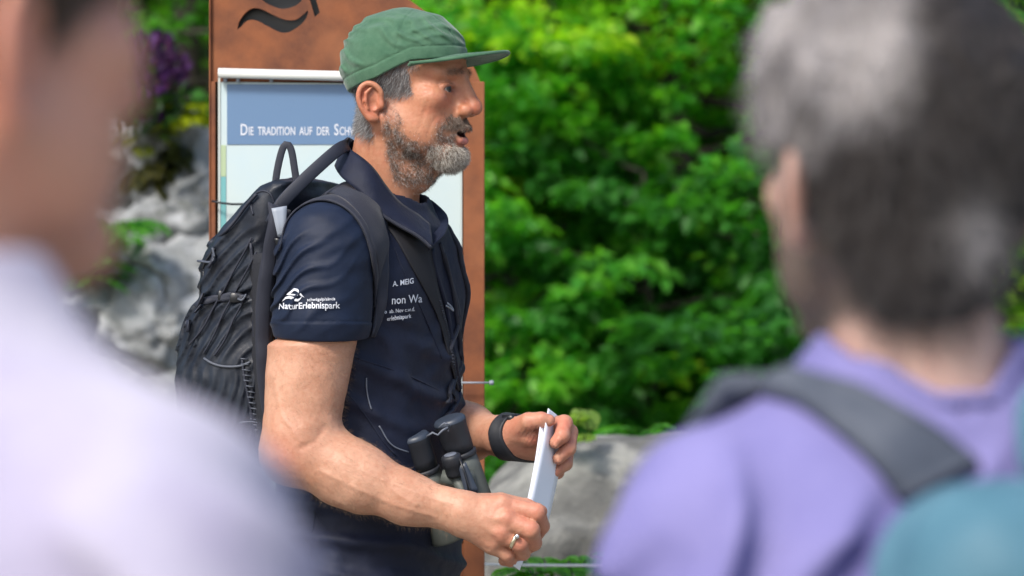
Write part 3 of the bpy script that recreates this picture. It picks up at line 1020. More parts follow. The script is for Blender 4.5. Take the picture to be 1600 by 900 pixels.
vh = np.array([M(410, 0, -.4)[0], MY - .30, zpy(990)]); vH = np.array([M(760, 0, -.3)[0], MY + .32, zpy(300)])
def vest_all(p):
    d = vest_f(p)
    # neck opening and front V
    q = t_loc(p)
    nk = s_cap(h_loc(p), (-.02, 0, -.06), (-.060, 0, -.26), .066, .072)
    d = smax(d, -nk, .006)
    return smax(d, zpy(975) - p[:, 2], .006)
Vv, Fv = mesh_sdf(vest_all, vh, vH, .0040)
vest = wpart('vest', raw_mesh('vest', Vv, Fv), MAT['vest'], root, label='navy softshell vest worn open at the collar')
Vs_, Fs_ = mesh_sdf(sleeve_r, *box_px(410, 300, 600, 540, -.27, -.02, .01), .0026)
wpart('shirt_sleeve', raw_mesh('shirt_sleeve', Vs_, Fs_), MAT['shirt'], root)
Vl_, Fl_ = mesh_sdf(sleeve_l, *box_px(540, 300, 720, 540, .06, .30, .02), .006)
wpart('shirt_sleeve', raw_mesh('shirt_sleeve', Vl_, Fl_), MAT['shirt'], root)
B_v = bvh_of((Vv, Fv)); B_s = bvh_of((Vs_, Fs_)); B_vs = bvh_of((Vv, Fv), (Vs_, Fs_))

def shirt_neck(p):
    hq = h_loc(p)
    nk = s_cap(hq, (-.045, 0, -.10), (-.058, 0, -.235), .0640, .072)
    sh = np.maximum(nk, -(nk + .0065))
    top = (hq[:, 2] - (-.218 + (-.045 - hq[:, 0]) * .75))
    return smax(sh, top, .003)
Vn, Fn = mesh_sdf(shirt_neck, M(500, 400, -.12), M(720, 200, .12), .0026)
wpart('shirt_neckband', raw_mesh('shirt_neckband', Vn, Fn), MAT['shirt'], root)

def trousers(p):
    q = t_loc(p)
    d = None
    for s in (-1, 1):
        e = s_cap(q, (-.005, s * .075, .91), (.01, s * .10, .50), .092, .080)
        e = smin(e, s_cap(q, (.01, s * .10, .50), (-.02, s * .11, .13), .082, .070), .03)
        d = e if d is None else smin(d, e, .03)
    d = smin(d, s_ell(q, (-.008, 0, .88), (.122, .168, .125)), .05)
    d = d - .004 * fbm(p, 11, 2, 61) - .005 * ridge(p[:, 2] / .07 + fbm(p, 5, 2, 62)) * sm(.35, .12, p[:, 2])
    return smax(d, .10 - p[:, 2], .01)
Vt, Ft = mesh_sdf(trousers, [TO[0] - .33, TO[1] - .33, .05], [TO[0] + .33, TO[1] + .33, 1.06], .009)
wpart('trousers', raw_mesh('trousers', Vt, Ft), MAT['trouser'], root)
MAT['leather'] = mat('boot_leather', (.09, .055, .03), rough=.6, bump=(200, .4, .001))
for s in (-1, 1):
    def boot(p):
        q = t_loc(p)
        d = s_cap(q, (-.045, s * .115, .17), (-.045, s * .115, .06), .055, .048)
        d = smin(d, s_cap(q, (-.05, s * .115, .045), (.14, s * .135, .035), .045, .040), .03)
        return smax(d, .002 - q[:, 2], .006)
    c = t_wor(np.array([.04, s * .12, .1]))
    Vk, Fk = mesh_sdf(boot, c - [.2, .2, .12], c + [.2, .2, .15], .007)
    wpart('boot', raw_mesh('boot', Vk, Fk), MAT['leather'], root)

# collar, lapels, plackets
def add(name, vf, m, parent=None, **k):
    return wpart(name, raw_mesh(name, *vf), MAT[m], parent or root, **k)
def addp(name, vf, m, parent=None, **k):
    return wpart(name, vf_mesh(name, *vf), MAT[m], parent or root, **k)

near_top = [(546, 215, .045), (538, 224, -.01), (552, 237, -.055), (580, 262, -.078), (606, 298, -.076), (628, 322, -.060), (652, 338, -.040), (672, 352, -.050)]
near_bot = [(540, 256, .05), (526, 258, -.02), (536, 278, -.082), (566, 304, -.108), (592, 332, -.115), (622, 352, -.115), (652, 369, -.112), (674, 388, -.108)]
col_n = free_ribbon(near_top, near_bot, 40, 9, .0038, bulge=.004, wr=.003)
far_top = [(546, 215, .045), (580, 236, .085), (640, 300, .092), (657, 306, .085), (680, 319, .070), (700, 342, .035), (697, 366, -.03), (674, 387, -.085)]
far_bot = [(536, 262, .06), (590, 300, .11), (640, 340, .05), (650, 342, .03), (655, 352, .01), (664, 362, -.01), (668, 374, -.05), (670, 392, -.09)]
col_f = free_ribbon(far_top, far_bot, 44, 9, .0045, bulge=-.004, wr=.004, seed=9)
vc = add('collar', join(col_n, col_f), 'vest')
# lapel edge cord (zip tape seen on edge)
zc = resample([(628, 322, -.066), (652, 340, -.052), (668, 362, -.08), (675, 386, -.110)], 20)
wr_e = tube(np.array([M(*c) for c in zc]), .0022, 6)
edge_n = tube(np.array([M(c[0], c[1], c[2] - .004) for c in resample(near_bot[3:], 26)]), .0028, 6)
addp('collar_piping', join(edge_n), 'strap', vc)
# dark placket beneath the lapel: a black strip painting the shadowed opening
pl = patch([(594, 344), (618, 375), (640, 415), (663, 456), (684, 500), (700, 560), (713, 610)],
           [(672, 386), (675, 402), (680, 440), (690, 480), (700, 520), (712, 570), (722, 612)], 26, 8, B_v, .0016, .0016)
add('placket_shadow', pl, 'lining_shade')
# zip edges running down the open front
z1 = [(673, 388), (679, 427), (694, 473), (702, 520), (712, 580), (722, 640), (730, 700)]
z2 = [(686, 380), (697, 420), (712, 470), (718, 520), (722, 580), (726, 640)]
addp('zip_edge', ptube(z1, B_v, .0042, .002), 'vest')
addp('zip_edge', ptube(z2, B_v, .0034, .002), 'strap')
def zip_teeth(path, n, bvh, s=.0022):
    c = resample(path, n); vf = []
    for k in range(n):
        q, nr = ray(bvh, c[k, 0], c[k, 1], .004)
        vf.append(box_vf(q, (s * 1.6, s, s)))
    return join(*vf)
addp('zip_teeth', zip_teeth([(684, 470), (694, 510), (704, 556), (712, 600)], 34, B_v, .0024), 'webbing', label='black zip teeth down the vest front')
addp('zip_pull', ptube([(694, 474), (700, 479), (704, 486), (699, 482), (692, 478)], B_v, .0016, .006), 'grey_tag')
# panel seam, pocket zip
seams = [[(600, 345), (614, 380), (628, 420), (650, 466), (668, 505), (690, 560)],
         [(520, 600), (548, 620), (575, 655), (598, 690), (618, 712)],
         [(556, 560), (620, 580), (676, 605), (716, 630)],
         [(487, 760), (492, 800), (486, 840), (482, 890)]]
for k, s_ in enumerate(seams):
    addp('seam', ptube(s_, B_v, .0014, .0002), 'vest')
addp('pocket_zip', ptube([(572, 590), (572, 606), (576, 628), (580, 640)], B_v, .0012, .002), 'grey_cord', label='pale pocket zip on the flank')
addp('cord', ptube([(592, 664), (604, 688), (618, 700), (636, 706)], B_v, .0012, .004), 'grey_cord', label='thin pale cord leading to the binoculars')

# sleeve print: wave emblem and two lines
def poly_vf(pts):
    bm = bmesh.new(); vs = [bm.verts.new((a, b, 0)) for a, b in pts]; f = bm.faces.new(vs)
    bmesh.ops.triangulate(bm, faces=[f])
    V = np.array([v.co[:] for v in bm.verts]); bm.verts.index_update()
    F = np.array([[v.index for v in f.verts] for f in bm.faces]); bm.free()
    return V, F
EMB = [[(0, 0), (6, 7), (12, 9), (18, 7), (24, 4), (28, 5), (33, 9), (30, 4), (26, 0), (20, 1), (13, 4), (7, 4)],
       [(7, 11), (12, 15), (20, 21), (26, 19), (31, 12), (36, 6), (30, 9), (25, 15), (20, 17), (14, 12), (20, 11), (26, 10), (18, 9), (12, 10)]]
vf = []
for e in EMB:
    V, F = poly_vf(e); vf.append(print_on(V, F, 441, 471, B_s, .98, 0))
addp('emblem', join(*[(v, np.c_[f, f[:, 2]]) for v, f in vf]), 'white_print')
V, F = text_vf('NaturErlebnispark', 13.6, bold=.25, xs=.93); V, F = print_on(V, F, 436, 483, B_s, 1, rad(1)); addp('sleeve_print', (V, np.c_[F, F[:, 2]]), 'white_print')
V, F = text_vf('schwägalp/säntis', 7.4, bold=.05, xs=.9); V, F = print_on(V, F, 480, 471, B_s, 1, rad(2)); addp('sleeve_print', (V, np.c_[F, F[:, 2]]), 'white_print')
for s_, px_, py_, sz, an in (('A. MEIG', 613, 448, 12, .16), ('non Wa', 611, 475, 18, .06), ('o  ab. Nov c.w.d.', 600, 490, 8.6, .10), ('erlebnispark', 604, 501, 9.4, .12)):
    V, F = text_vf(s_, sz, bold=.12, xs=.80); V, F = print_on(V, F, px_, py_, B_v, 1, an)
    addp('chest_print', (V, np.c_[F, F[:, 2]]), 'white_print')

# ------------------------------------------------------------------ cap
_rx = [-.13, -.106, -.030, .030, .09, .12]; _rz = [-.020, -.016, .005, .033, .038, .038]
def crown(p):
    q = h_loc(p)
    d = s_ell(q, (-.012, 0, .030), (.104, .0845, .0935))
    d = smin(d, s_ell(q, (.028, 0, .046), (.064, .066, .060)), .02)
    px, py = pxy(p)
    rz = np.interp(q[:, 0], _rx, _rz)
    hgt = q[:, 2] - rz
    w = fbm(p, 12, 2, 71)
    t = (px * -.46 + py * .89) / 21 + 1.3 * w
    dsp = .0036 * ridge(t, 1.9) * sm(.022, .034, hgt) * sm(.118, .09, q[:, 2]) * sm(-.4, .3, fbm(p, 16, 2, 75))
    t2 = (px * -.2 + py * .98) / 24 + 1.5 * fbm(p, 9, 2, 72)
    dsp = dsp + .0022 * ridge(t2) * sm(.05, .08, q[:, 2])
    dsp = dsp + .0010 * fbm(p, 30, 2, 73)
    dsp = dsp - .0016 * np.exp(-((hgt - .021) / .0014) ** 2)                        # band seam
    dsp = dsp - .0012 * np.exp(-((q[:, 0] - .012 - .1 * (q[:, 2] - .1)) / .0016) ** 2) * sm(.022, .03, hgt) * (np.abs(q[:, 1]) > .02) \
              - .0012 * np.exp(-((np.abs(q[:, 1]) - .020 - .1 * (.1 - q[:, 2])) / .0016) ** 2) * sm(.0, .03, q[:, 0]) * sm(.022, .03, hgt)
    d = d - dsp
    sh = np.maximum(d, -(d + .0062))
    return smax(sh, -hgt, .0015)
c0 = h_wor(np.array([-.01, 0, .05]))
Vc, Fc = mesh_sdf(crown, c0 - [.14, .12, .08], c0 + [.14, .12, .10], .0022)
cap_o = wpart('cap', raw_mesh('cap', Vc, Fc), MAT['cap'], root, label='faded green cotton cap with a flat brim')
nu, nv = 40, 12
G = np.zeros((nu, nv, 3))
for i in range(nu):
    u = -1 + 2 * i / (nu - 1)
    a = u * rad(68)
    ix, iy = -.012 + .101 * math.cos(a), .084 * math.sin(a)
    b = u * rad(90)
    ox, oy = .030 + .139 * math.cos(b), .0800 * math.sin(b)
    for j in range(nv):
        w = j / (nv - 1)
        x = ix * (1 - w) + ox * w; y = iy * (1 - w) + oy * w
        z = .0425 + .05 * (x - .1) - 2.7 * y * y * (1 - .25 * w) - .35 * max(0, .05 - x) * 0
        G[i, j] = (x, y, z)
Gw = np.array([h_wor(g) for g in G])
Nw = np.tile(h_wor(np.array([0, 0, 1.])) - h_wor(np.array([0, 0, 0.])), (nu, nv, 1))
w_ = np.linspace(0, 1, nv)[None] * np.ones((nu, 1))
add('brim', grid_slab(Gw, Nw, .0042 - .0012 * (w_ > .97)), 'cap', cap_o)
edge = Gw[:, -1] + Nw[:, -1] * .002
addp('brim_edge', tube(edge, .0030, 8), 'cap', cap_o)
for k in (.82, .64, .46, .28):
    j = int(k * (nv - 1)); addp('stitching', tube(Gw[2:-2, j] + Nw[2:-2, j] * .0042, .0006, 5), 'cap', cap_o)
MAT['pack_cord'] = mat('pack_cord', (.065, .075, .10), rough=.6)
# ------------------------------------------------------------------ backpack (worn: a thing of its own)
pk = empty('backpack', t_wor(np.array([-.22, 0, zpy(735)])), 'navy hiking backpack with side straps worn by the man in the green cap', 'backpack')
def pf(px): return ((px - 800) / 952.0 - TO[0] + .375 * .135) / .927
poly = [(446, 284), (424, 280), (398, 290), (368, 318), (343, 350), (312, 392), (303, 420), (301, 452), (288, 482), (274, 522), (264, 556), (262, 620), (272, 690), (300, 728), (410, 730), (424, 640), (420, 500), (424, 380)]
poly = np.array([(pf(a), zpy(b)) for a, b in poly])
def s_poly(xz, pl):
    d = np.full(len(xz), 1e9); s = np.ones(len(xz))
    n = len(pl)
    for i in range(n):
        a, b = pl[i], pl[i - 1]
        e = b - a; w = xz - a
        t = np.clip((w @ e) / (e @ e), 0, 1)
        q = w - t[:, None] * e
        d = np.minimum(d, (q ** 2).sum(1))
        c1 = xz[:, 1] >= a[1]; c2 = xz[:, 1] < b[1]; c3 = e[0] * w[:, 1] > e[1] * w[:, 0]
        f = (c1 & c2 & c3) | (~c1 & ~c2 & ~c3)
        s[f] *= -1
    return s * np.sqrt(d)
def s_extr(q, pl, half, rnd):
    d2 = s_poly(q[:, [0, 2]], pl) + rnd
    w = np.abs(q[:, 1]) - (half - rnd)
    return np.minimum(np.maximum(d2, w), 0) + np.sqrt(np.maximum(d2, 0) ** 2 + np.maximum(w, 0) ** 2) - rnd
def pack_sdf(p):
    q = t_loc(p)
    z = q[:, 2]
    d = s_extr(q, poly, .135, .030)
    # a lid bulge and a side pocket
    d = smin(d, s_ell(q, (pf(410), 0, zpy(312)), (.055, .115, .034)), .02)
    d = smin(d, s_ell(q, (pf(345), -.125, zpy(600)), (.060, .022, .085)), .015)
    d = smin(d, s_ell(q, (pf(318), 0, zpy(400)), (.028, .10, .05)), .015)
    px, py = pxy(p)
    w = fbm(p, 10, 2, 81)
    t = (px * .78 + py * .62) / 17 + 1.0 * w - ((px - 350) / 90) ** 2 * .3
    up = sm(600, 540, py) * sm(330, 380, py) * sm(412, 395, px)
    dsp = .0042 * ridge(t, 2.2) * up * (.5 + .5 * sm(-.3, .3, fbm(p, 7, 2, 82)))
    dsp = dsp + .0035 * ridge((px * .9 + py * .2) / 15 + 1.1 * w, 1.3) * sm(560, 600, py)
    dsp = dsp + .003 * fbm(p, 18, 2, 83)
    dsp = dsp - .006 * np.exp(-((py - (468 - .06 * (px - 300))) / 7) ** 2) * (px < 400)      # cinched by the side strap
    return d - dsp
lo_ = t_wor(np.array([-.22, 0, 0])) - [.24, .24, 0]; hi_ = t_wor(np.array([-.22, 0, 0])) + [.24, .24, 0]
lo_[2] = zpy(745); hi_[2] = zpy(262)
Vp, Fp = mesh_sdf(pack_sdf, lo_, hi_, .0037)
wpart('pack_body', raw_mesh('pack_body', Vp, Fp), MAT['pack'], pk)
B_p = bvh_of((Vp, Fp)); B_ps = bvh_of((Vp, Fp), (Vs_, Fs_), (Vv, Fv))
def padd(name, vf, m, **k): return wpart(name, vf_mesh(name, *vf), MAT[m], pk, **k)
def gadd(name, vf, m, **k): return wpart(name, raw_mesh(name, *vf), MAT[m], pk, **k)
# compression strap across the side, with a buckle
gadd('side_strap', patch([(287, 464), (320, 462), (352, 457), (384, 457)], [(287, 478), (320, 476), (352, 472), (384, 472)], 24, 4, B_p, .003, .003, .001), 'webbing')
V_b = [box_vf(ray(B_p, 372, 464, .008)[0], (.020, .007, .017), bev=.002), box_vf(ray(B_p, 350, 465, .007)[0], (.010, .006, .018), bev=.002)]
padd('buckle', join(*V_b), 'plastic')
padd('buckle_ring', ptube([(378, 455), (386, 458), (388, 465), (384, 472), (376, 472)], B_p, .0018, .009), 'pack_cord')
gadd('side_strap', patch([(286, 468), (281, 473), (278, 480)], [(300, 470), (296, 480), (292, 488)], 8, 3, B_p, .004, .004), 'webbing')
gadd('strap_end', patch([(272, 504), (284, 500), (296, 498)], [(270, 518), (282, 515), (296, 511)], 8, 3, B_p, .004, .004), 'webbing')
# pocket rim elastic, zips, piping
padd('pocket_rim', ptube([(320, 560), (332, 568), (352, 573), (376, 572), (392, 566)], B_p, .0022, .002), 'pack_cord', label='pale elastic rim of the side pocket')
padd('piping', ptube([(303, 412), (318, 396), (345, 352), (372, 318), (396, 300)], B_p, .003, .001), 'webbing')
padd('piping', ptube([(378, 560), (384, 600), (392, 640), (402, 690)], B_p, .0026, .001), 'webbing')
padd('piping', ptube([(392, 380), (398, 440), (396, 500), (402, 560), (414, 620)], B_p, .0030, .001), 'webbing')
for a in ([(300, 540), (330, 490), (364, 430), (396, 372)], [(318, 552), (346, 500), (376, 445), (402, 394)], [(336, 556), (360, 512), (384, 468)]):
    padd('side_cord', ptube(a, B_p, .0018, .005), 'strap')
# daisy-chain stitching of the lower side
vf = []
for k in range(15):
    t = k / 14; vf.append(tube([ray(B_p, 380 + 22 * t - 4, 560 + 120 * t, .003)[0], ray(B_p, 380 + 22 * t + 8, 560 + 120 * t + 2, .003)[0]], .0013, 5))
padd('webbing_loops', join(*vf), 'pack_cord', label='ladder of grey webbing loops')
padd('zip', ptube([(316, 470), (312, 440), (320, 410), (336, 388)], B_p, .002, .001), 'plastic')
padd('zip_pull', ptube([(318, 392), (312, 404), (314, 410)], B_p, .002, .006), 'pack_cord')
padd('bungee_loop', ptube([(372, 660), (390, 658), (404, 660), (410, 668), (396, 672)], B_p, .0012, .006), 'pack_cord')
# lid: round badge-like dome and front panel crease
padd('lid_seam', ptube([(396, 336), (392, 318), (398, 304), (412, 298), (424, 304), (428, 318)], B_p, .002, .0005), 'webbing')
# grab handle
hc = resample([(430, 288, -.02), (434, 262, -.02), (441, 234, -.02), (448, 225, -.02), (455, 234, -.02), (460, 262, -.02), (464, 290, -.02)], 26)
padd('grab_handle', tube(np.array([M(*c) for c in hc]), 1.0, 8, flat=(.0060, .0030), up=(0, -1, 0)), 'webbing')
# load lifter from the lid to the shoulder
ll = resample([(424, 350, -.120), (440, 318, -.125), (468, 288, -.118), (500, 258, -.10), (528, 234, -.075), (541, 228, -.05)], 26)
padd('load_lifter', tube(np.array([M(*c) for c in ll]), 1.0, 10, flat=(.0105, .0048), up=(.5, -1, .3)), 'webbing')
# shoulder straps
gadd('shoulder_strap', patch([(446, 330), (462, 308), (486, 300), (520, 306), (548, 326), (568, 360), (582, 400), (586, 450), (584, 490), (577, 524)],
                             [(448, 300), (470, 274), (502, 258), (540, 258), (572, 288), (592, 330), (602, 380), (605, 440), (598, 490), (586, 524)], 60, 11, B_vs, .003, .0035, .0025, .002, 3, 4), 'strap')
gadd('shoulder_strap_binding', patch([(440, 392), (448, 352), (470, 326), (500, 316), (532, 324), (556, 346), (572, 380), (581, 430), (583, 480)],
                                     [(450, 330), (462, 316), (484, 304), (512, 304), (540, 318), (562, 342), (578, 376), (585, 430), (585, 480)], 46, 6, B_vs, .003, .003, .002, .001, 4, 4), 'strap')
lf = [(t_wor(np.array([a, .105 + b, 0]))[:2], z) for a, b, z in ((-.13, 0, zpy(350)), (-.08, .0, zpy(322)), (-.0, .0, zpy(318)), (.06, .0, zpy(335)), (.115, .0, zpy(380)), (.13, .02, zpy(430)), (.12, .05, zpy(500)), (.09, .08, zpy(580)))]
lfp = np.array([[*a, z] for a, z in lf])
BVt = B_v
pts = []
for a in spline(lfp, 6):
    n = BVt.find_nearest(Vector(a)); pts.append(np.array(n[0] + n[1] * .003))
nrm = np.array([np.array(BVt.find_nearest(Vector(a))[1]) for a in pts])
padd('shoulder_strap', tube(np.array(pts), 1.0, 10, flat=(.022, .0045), up=nrm), 'strap')
# lower strap web and the adjuster with a pale label
rb = free_ribbon([(418, 318, -.155), (420, 345, -.165), (412, 390, -.16), (404, 450, -.15), (401, 520, -.14), (404, 590, -.13), (412, 650, -.12)],
                 [(452, 330, -.150), (442, 360, -.160), (432, 400, -.15), (424, 450, -.145), (421, 520, -.135), (424, 590, -.125), (430, 650, -.11)], 40, 5, .006, bulge=.004, wr=.003)
gadd('strap_web', rb, 'strap')
gadd('adjuster_label', free_ribbon([(424, 326, -.175), (430, 352, -.178), (434, 370, -.176)], [(448, 322, -.17), (447, 350, -.176), (445, 370, -.174)], 8, 4, .0025), 'grey_tag', label='pale grey label on the strap adjuster')
gadd('adjuster', free_ribbon([(428, 372, -.172), (432, 384, -.170)], [(446, 372, -.170), (444, 384, -.168)], 4, 4, .004), 'plastic')
# dark padded back panel
gadd('back_panel', free_ribbon([(398, 400, -.03), (396, 500, -.02), (398, 600, -.02), (404, 700, -.02)], [(430, 390, -.06), (428, 500, -.06), (430, 600, -.06), (434, 700, -.06)], 20, 5, .012, bulge=.01, wr=.004), 'pack_dark')

# ------------------------------------------------------------------ binoculars hanging at the belly
def ax(pa, pb): v = pb - pa; return v / np.linalg.norm(v)
dB = ray(B_v, 690, 720, 0)[0][1] - MY - .045
bn = empty('binoculars', M(705, 850, dB), 'dark binoculars with green grey tubes hanging in front of the navy vest', 'binoculars')
def badd(name, vf, m, **k): return wpart(name, vf_mesh(name, *vf), MAT[m], bn, **k)
def barrel(t0, t1, r, nm):
    a = M(*t0); b = M(*t1); u = ax(a, b); L = np.linalg.norm(b - a)
    u = u + np.array([0, .18, 0]); u /= np.linalg.norm(u)
    e = badd('eyecup', lathe_vf([(-.001, .0005), (-.001, r * .86), (.0008, r * .99), (.004, r), (.010, r), (.012, r * .97), (.040, r * .94), (.055, r * .90), (.056, r * .6)], a, u, 32), 'rubber')
    badd('eyecup_cap', lathe_vf([(-.0042, .0004), (-.0040, r * .80), (-.003, r * .90), (.001, r * 1.03), (.004, r * 1.03)], a, u, 32), 'bino_cup')
    badd('ring', lathe_vf([(.056, r * .7), (.056, r * .98), (.058, r * 1.03), (.063, r * 1.03), (.065, r * .96), (.065, r * .7)], a, u, 32), 'rubber')
    badd('barrel', lathe_vf([(.064, r * .6), (.065, r * .93), (.085, r * 1.0), (.12, r * 1.02), (L - .02, r * 1.10), (L - .004, r * 1.13), (L, r * 1.08), (L, .001)], a, u, 32), 'bino_body')
    return a, u, r
A1 = barrel((702, 656, dB - .005), (762, 838, dB), .0260, 'r')
A2 = barrel((648, 682, dB - .012), (700, 850, dB - .005), .0240, 'l')
ca, cb = M(704, 712, dB - .030), M(716, 760, dB - .026)
badd('focus_knob', lathe_vf([(-.002, .0004), (-.002, .013), (0, .0155), (.003, .0165), (.016, .0165), (.018, .0150), (.030, .0145), (.034, .0135), (.034, .0004)], ca, ax(ca, cb) + np.array([0, .15, 0]), 28), 'rubber')
badd('focus_dial', lathe_vf([(-.0032, .0004), (-.0032, .0095), (-.0018, .0105), (-.0015, .012)], ca, ax(ca, cb) + np.array([0, .15, 0]), 20), 'grey_cord')
badd('hinge', tube([M(690, 745, dB - .012), M(712, 750, dB - .014), M(740, 745, dB - .008)], .012, 10), 'bino_body')
badd('hinge', tube([M(712, 745, dB - .022), M(738, 800, dB - .018)], .009, 10), 'bino_body')
def ringpts(c, r, a0, a1, n=14):
    return [c + np.array([math.cos(a) * r, -.004, math.sin(a) * r]) for a in np.linspace(a0, a1, n)]
badd('strap_ring', tube([M(667, 682, dB - .040), M(676, 676, dB - .046), M(684, 680, dB - .044), M(692, 672, dB - .045), (M(700, 668, dB - .042))], .0018, 6), 'grey_cord')
badd('strap_link', tube([M(686, 668, dB - .040), M(694, 661, dB - .043), M(704, 664, dB - .042), M(700, 674, dB - .042)], .0015, 6), 'grey_cord')
badd('neck_strap', ptube([(690, 395), (706, 460), (716, 540), (722, 600), (726, 650)], B_v, .0030, .003, flat=(1.6, .5)), 'webbing')
badd('lens_cover_strap', tube([M(718, 715, dB - .035), M(727, 740, dB - .038), M(733, 768, dB - .036), M(744, 769, dB - .03)], .0026, 6, flat=(1.5, .7)), 'plastic')
badd('lens_cap', free_ribbon([(716, 728, dB - .034), (726, 770, dB - .034)], [(728, 722, dB - .034), (748, 768, dB - .030)], 8, 4, .003), 'bino_cup')

# ------------------------------------------------------------------ watch, ring, paper
wt = empty('wristwatch', M(795, 683, .0), 'black band watch on the far wrist, just behind the folded paper', 'watch')
wc = M(792, 682, -.032) + LS; wx = ax(M(760, 680, .012), M(806, 684, -.050) + LS * 0.5)
wc = M(793, 682, -.008)
def band(p):
    dd = smin(arm_l(p), hand_l(p), .014)
    t = np.abs((p - wc) @ wx - .002 * np.sin((p[:, 2]) * 90)) - .0125
    return smax(dd - .0042, t, .0025)
V, F = mesh_sdf(band, wc - .065, wc + .065, .0019)
up_ = np.array([0, 0, 1.]); 
wpart('band', raw_mesh('band', V, F), MAT['rubber'], wt)
Rw = np.stack([wx, np.cross(up_, wx), up_], 1)
_bb = bvh_of((V, F)); w0 = ray(_bb, 797, 662, -.001)[0]
Rr = Matrix.Rotation(rad(24), 3, 'X')
wpart('watch_case', vf_mesh('watch_case', *box_vf(w0, (.027, .010, .032), Rw @ np.array(Rr), .004)), MAT['plastic'], wt)

rc = M(803, 843, -.2565); ra = ax(M(786, 836, -.256), M(812, 849, -.256))
V, F = lathe_vf([(-.0028, .0138), (-.0034, .0152), (0, .0162), (.0034, .0152), (.0028, .0138)], rc, ra, 28)
rg = wpart('finger_ring', vf_mesh('finger_ring', V, F), MAT['gold'], root)
sg = M(808, 838, -.275)
rgo = wpart('ring_stone', vf_mesh('ring_stone', *uv_ball(sg, .0042, 8)), MAT['metal'], rg)

def paper_sheet(A, D, w, bend, t, n=24, m=6, seed=1):
    G = np.zeros((n, m, 3))
    for i in range(n):
        s = i / (n - 1)
        for j in range(m):
            v = j / (m - 1)
            k = (.3 + .7 * float(sm(.0, .42, s))) * (1 - .55 * float(sm(.80, 1, s)))
            px = A[0] + (D[0] - A[0]) * s + w[0] * v * k + bend * 4 * s * (1 - s)
            py = A[1] + (D[1] - A[1]) * s + w[1] * v * k
            dy = A[2] + (D[2] - A[2]) * s + w[2] * v * k
            G[i, j] = M(px, py, dy)
    Tu = np.gradient(G, axis=0); Tv = np.gradient(G, axis=1)
    N = np.cross(Tu, Tv); N /= np.linalg.norm(N, axis=2)[..., None]
    return grid_slab(G, N, t)
pp = empty('folded_paper', M(805, 882, -.23), 'white folded paper held upright between the two hands of the man in the cap', 'paper')
for k, a in enumerate([((803, 884, -.228), (857, 638, -.050), (31, 24, .085), 3.0, .0010), ((806, 868, -.222), (850, 650, -.044), (30, 30, .085), 2.0, .0008), ((800, 872, -.228), (846, 645, -.046), (16, 8, .04), 6.0, .0005)]):
    wpart('sheet', raw_mesh('sheet', *paper_sheet(*a), smooth=True), MAT['paper'], pp)
# ------------------------------------------------------------------ ground, hillside, sign board, rocks, wire fence
def two(name, c1, c2, scale, lo=.4, hi=.6, rough=.9, bump=None, c3=None, s3=None):
    m = mat(name, c1, rough=rough, var=(scale, c2, lo, hi), bump=bump, spec=.3)
    if c3:
        nt = m.node_tree; b = nt.nodes['Principled BSDF']
        src = b.inputs['Base Color'].links[0].from_socket
        nz = nt.nodes.new('ShaderNodeTexNoise'); nz.inputs['Scale'].default_value = s3; nz.inputs['Detail'].default_value = 8
        tc = nt.nodes.new('ShaderNodeTexCoord'); nt.links.new(tc.outputs['Object'], nz.inputs['Vector'])
        mr = nt.nodes.new('ShaderNodeMapRange'); mr.inputs['From Min'].default_value = .5; mr.inputs['From Max'].default_value = .66
        nt.links.new(nz.outputs['Fac'], mr.inputs['Value'])
        mx = nt.nodes.new('ShaderNodeMix'); mx.data_type = 'RGBA'
        nt.links.new(mr.outputs[0], mx.inputs['Factor']); nt.links.new(src, mx.inputs['A']); mx.inputs['B'].default_value = (*c3, 1)
        nt.links.new(mx.outputs['Result'], b.inputs['Base Color'])
    return m
MAT['ground'] = two('gravel_ground', (.30, .28, .25), (.19, .18, .155), 9, bump=[(30, .6, .02), (160, .5, .005)], c3=(.06, .09, .03), s3=.5)
MAT['hill'] = two('forest_floor', (.02, .035, .012), (.035, .03, .018), 2.5, bump=[(4, .8, .1)])
MAT['rock'] = two('limestone', (.24, .25, .255), (.085, .09, .085), 6, bump=[(9, .9, .03), (45, .6, .006)], c3=(.36, .37, .38), s3=9)
MAT['rock_dark'] = two('weathered_limestone', (.15, .15, .14), (.085, .085, .08), 6, bump=[(12, .8, .02), (60, .6, .005)], c3=(.24, .24, .22), s3=7)
MAT['rock_shadow'] = two('shaded_green_rock', (.07, .075, .06), (.03, .045, .02), 9, bump=[(14, .9, .02), (60, .5, .005)])  # dark greenish rock, the shade under the boulder's edge put into its colour
MAT['moss'] = two('moss', (.10, .15, .02), (.05, .08, .015), 14, bump=[(60, .9, .01)])

n = 150
xs = np.sign(np.linspace(-1, 1, n)) * np.abs(np.linspace(-1, 1, n)) ** 2.6 * 600
ys = np.r_[np.linspace(-1, 0, 30, endpoint=False) ** 3 * 300 * 1.0, np.linspace(0, 1, n - 30) ** 2.6 * 700]
ys[:30] = -np.linspace(1, 0, 30, endpoint=False) ** 2.6 * 300
X, Y = np.meshgrid(xs, ys, indexing='ij')
flat = np.stack([X.ravel(), Y.ravel(), np.zeros(X.size)], -1)
Z = .02 * fbm(flat, .8, 3, 3) * sm(7.5, 9, flat[:, 1])
flat[:, 2] = Z
I = np.arange(X.size).reshape(X.shape)
Fg = np.stack([I[:-1, :-1], I[1:, :-1], I[1:, 1:], I[:-1, 1:]], -1).reshape(-1, 4)
tag(link('ground', raw_mesh('ground', flat, Fg), MAT['ground']), kind='structure')
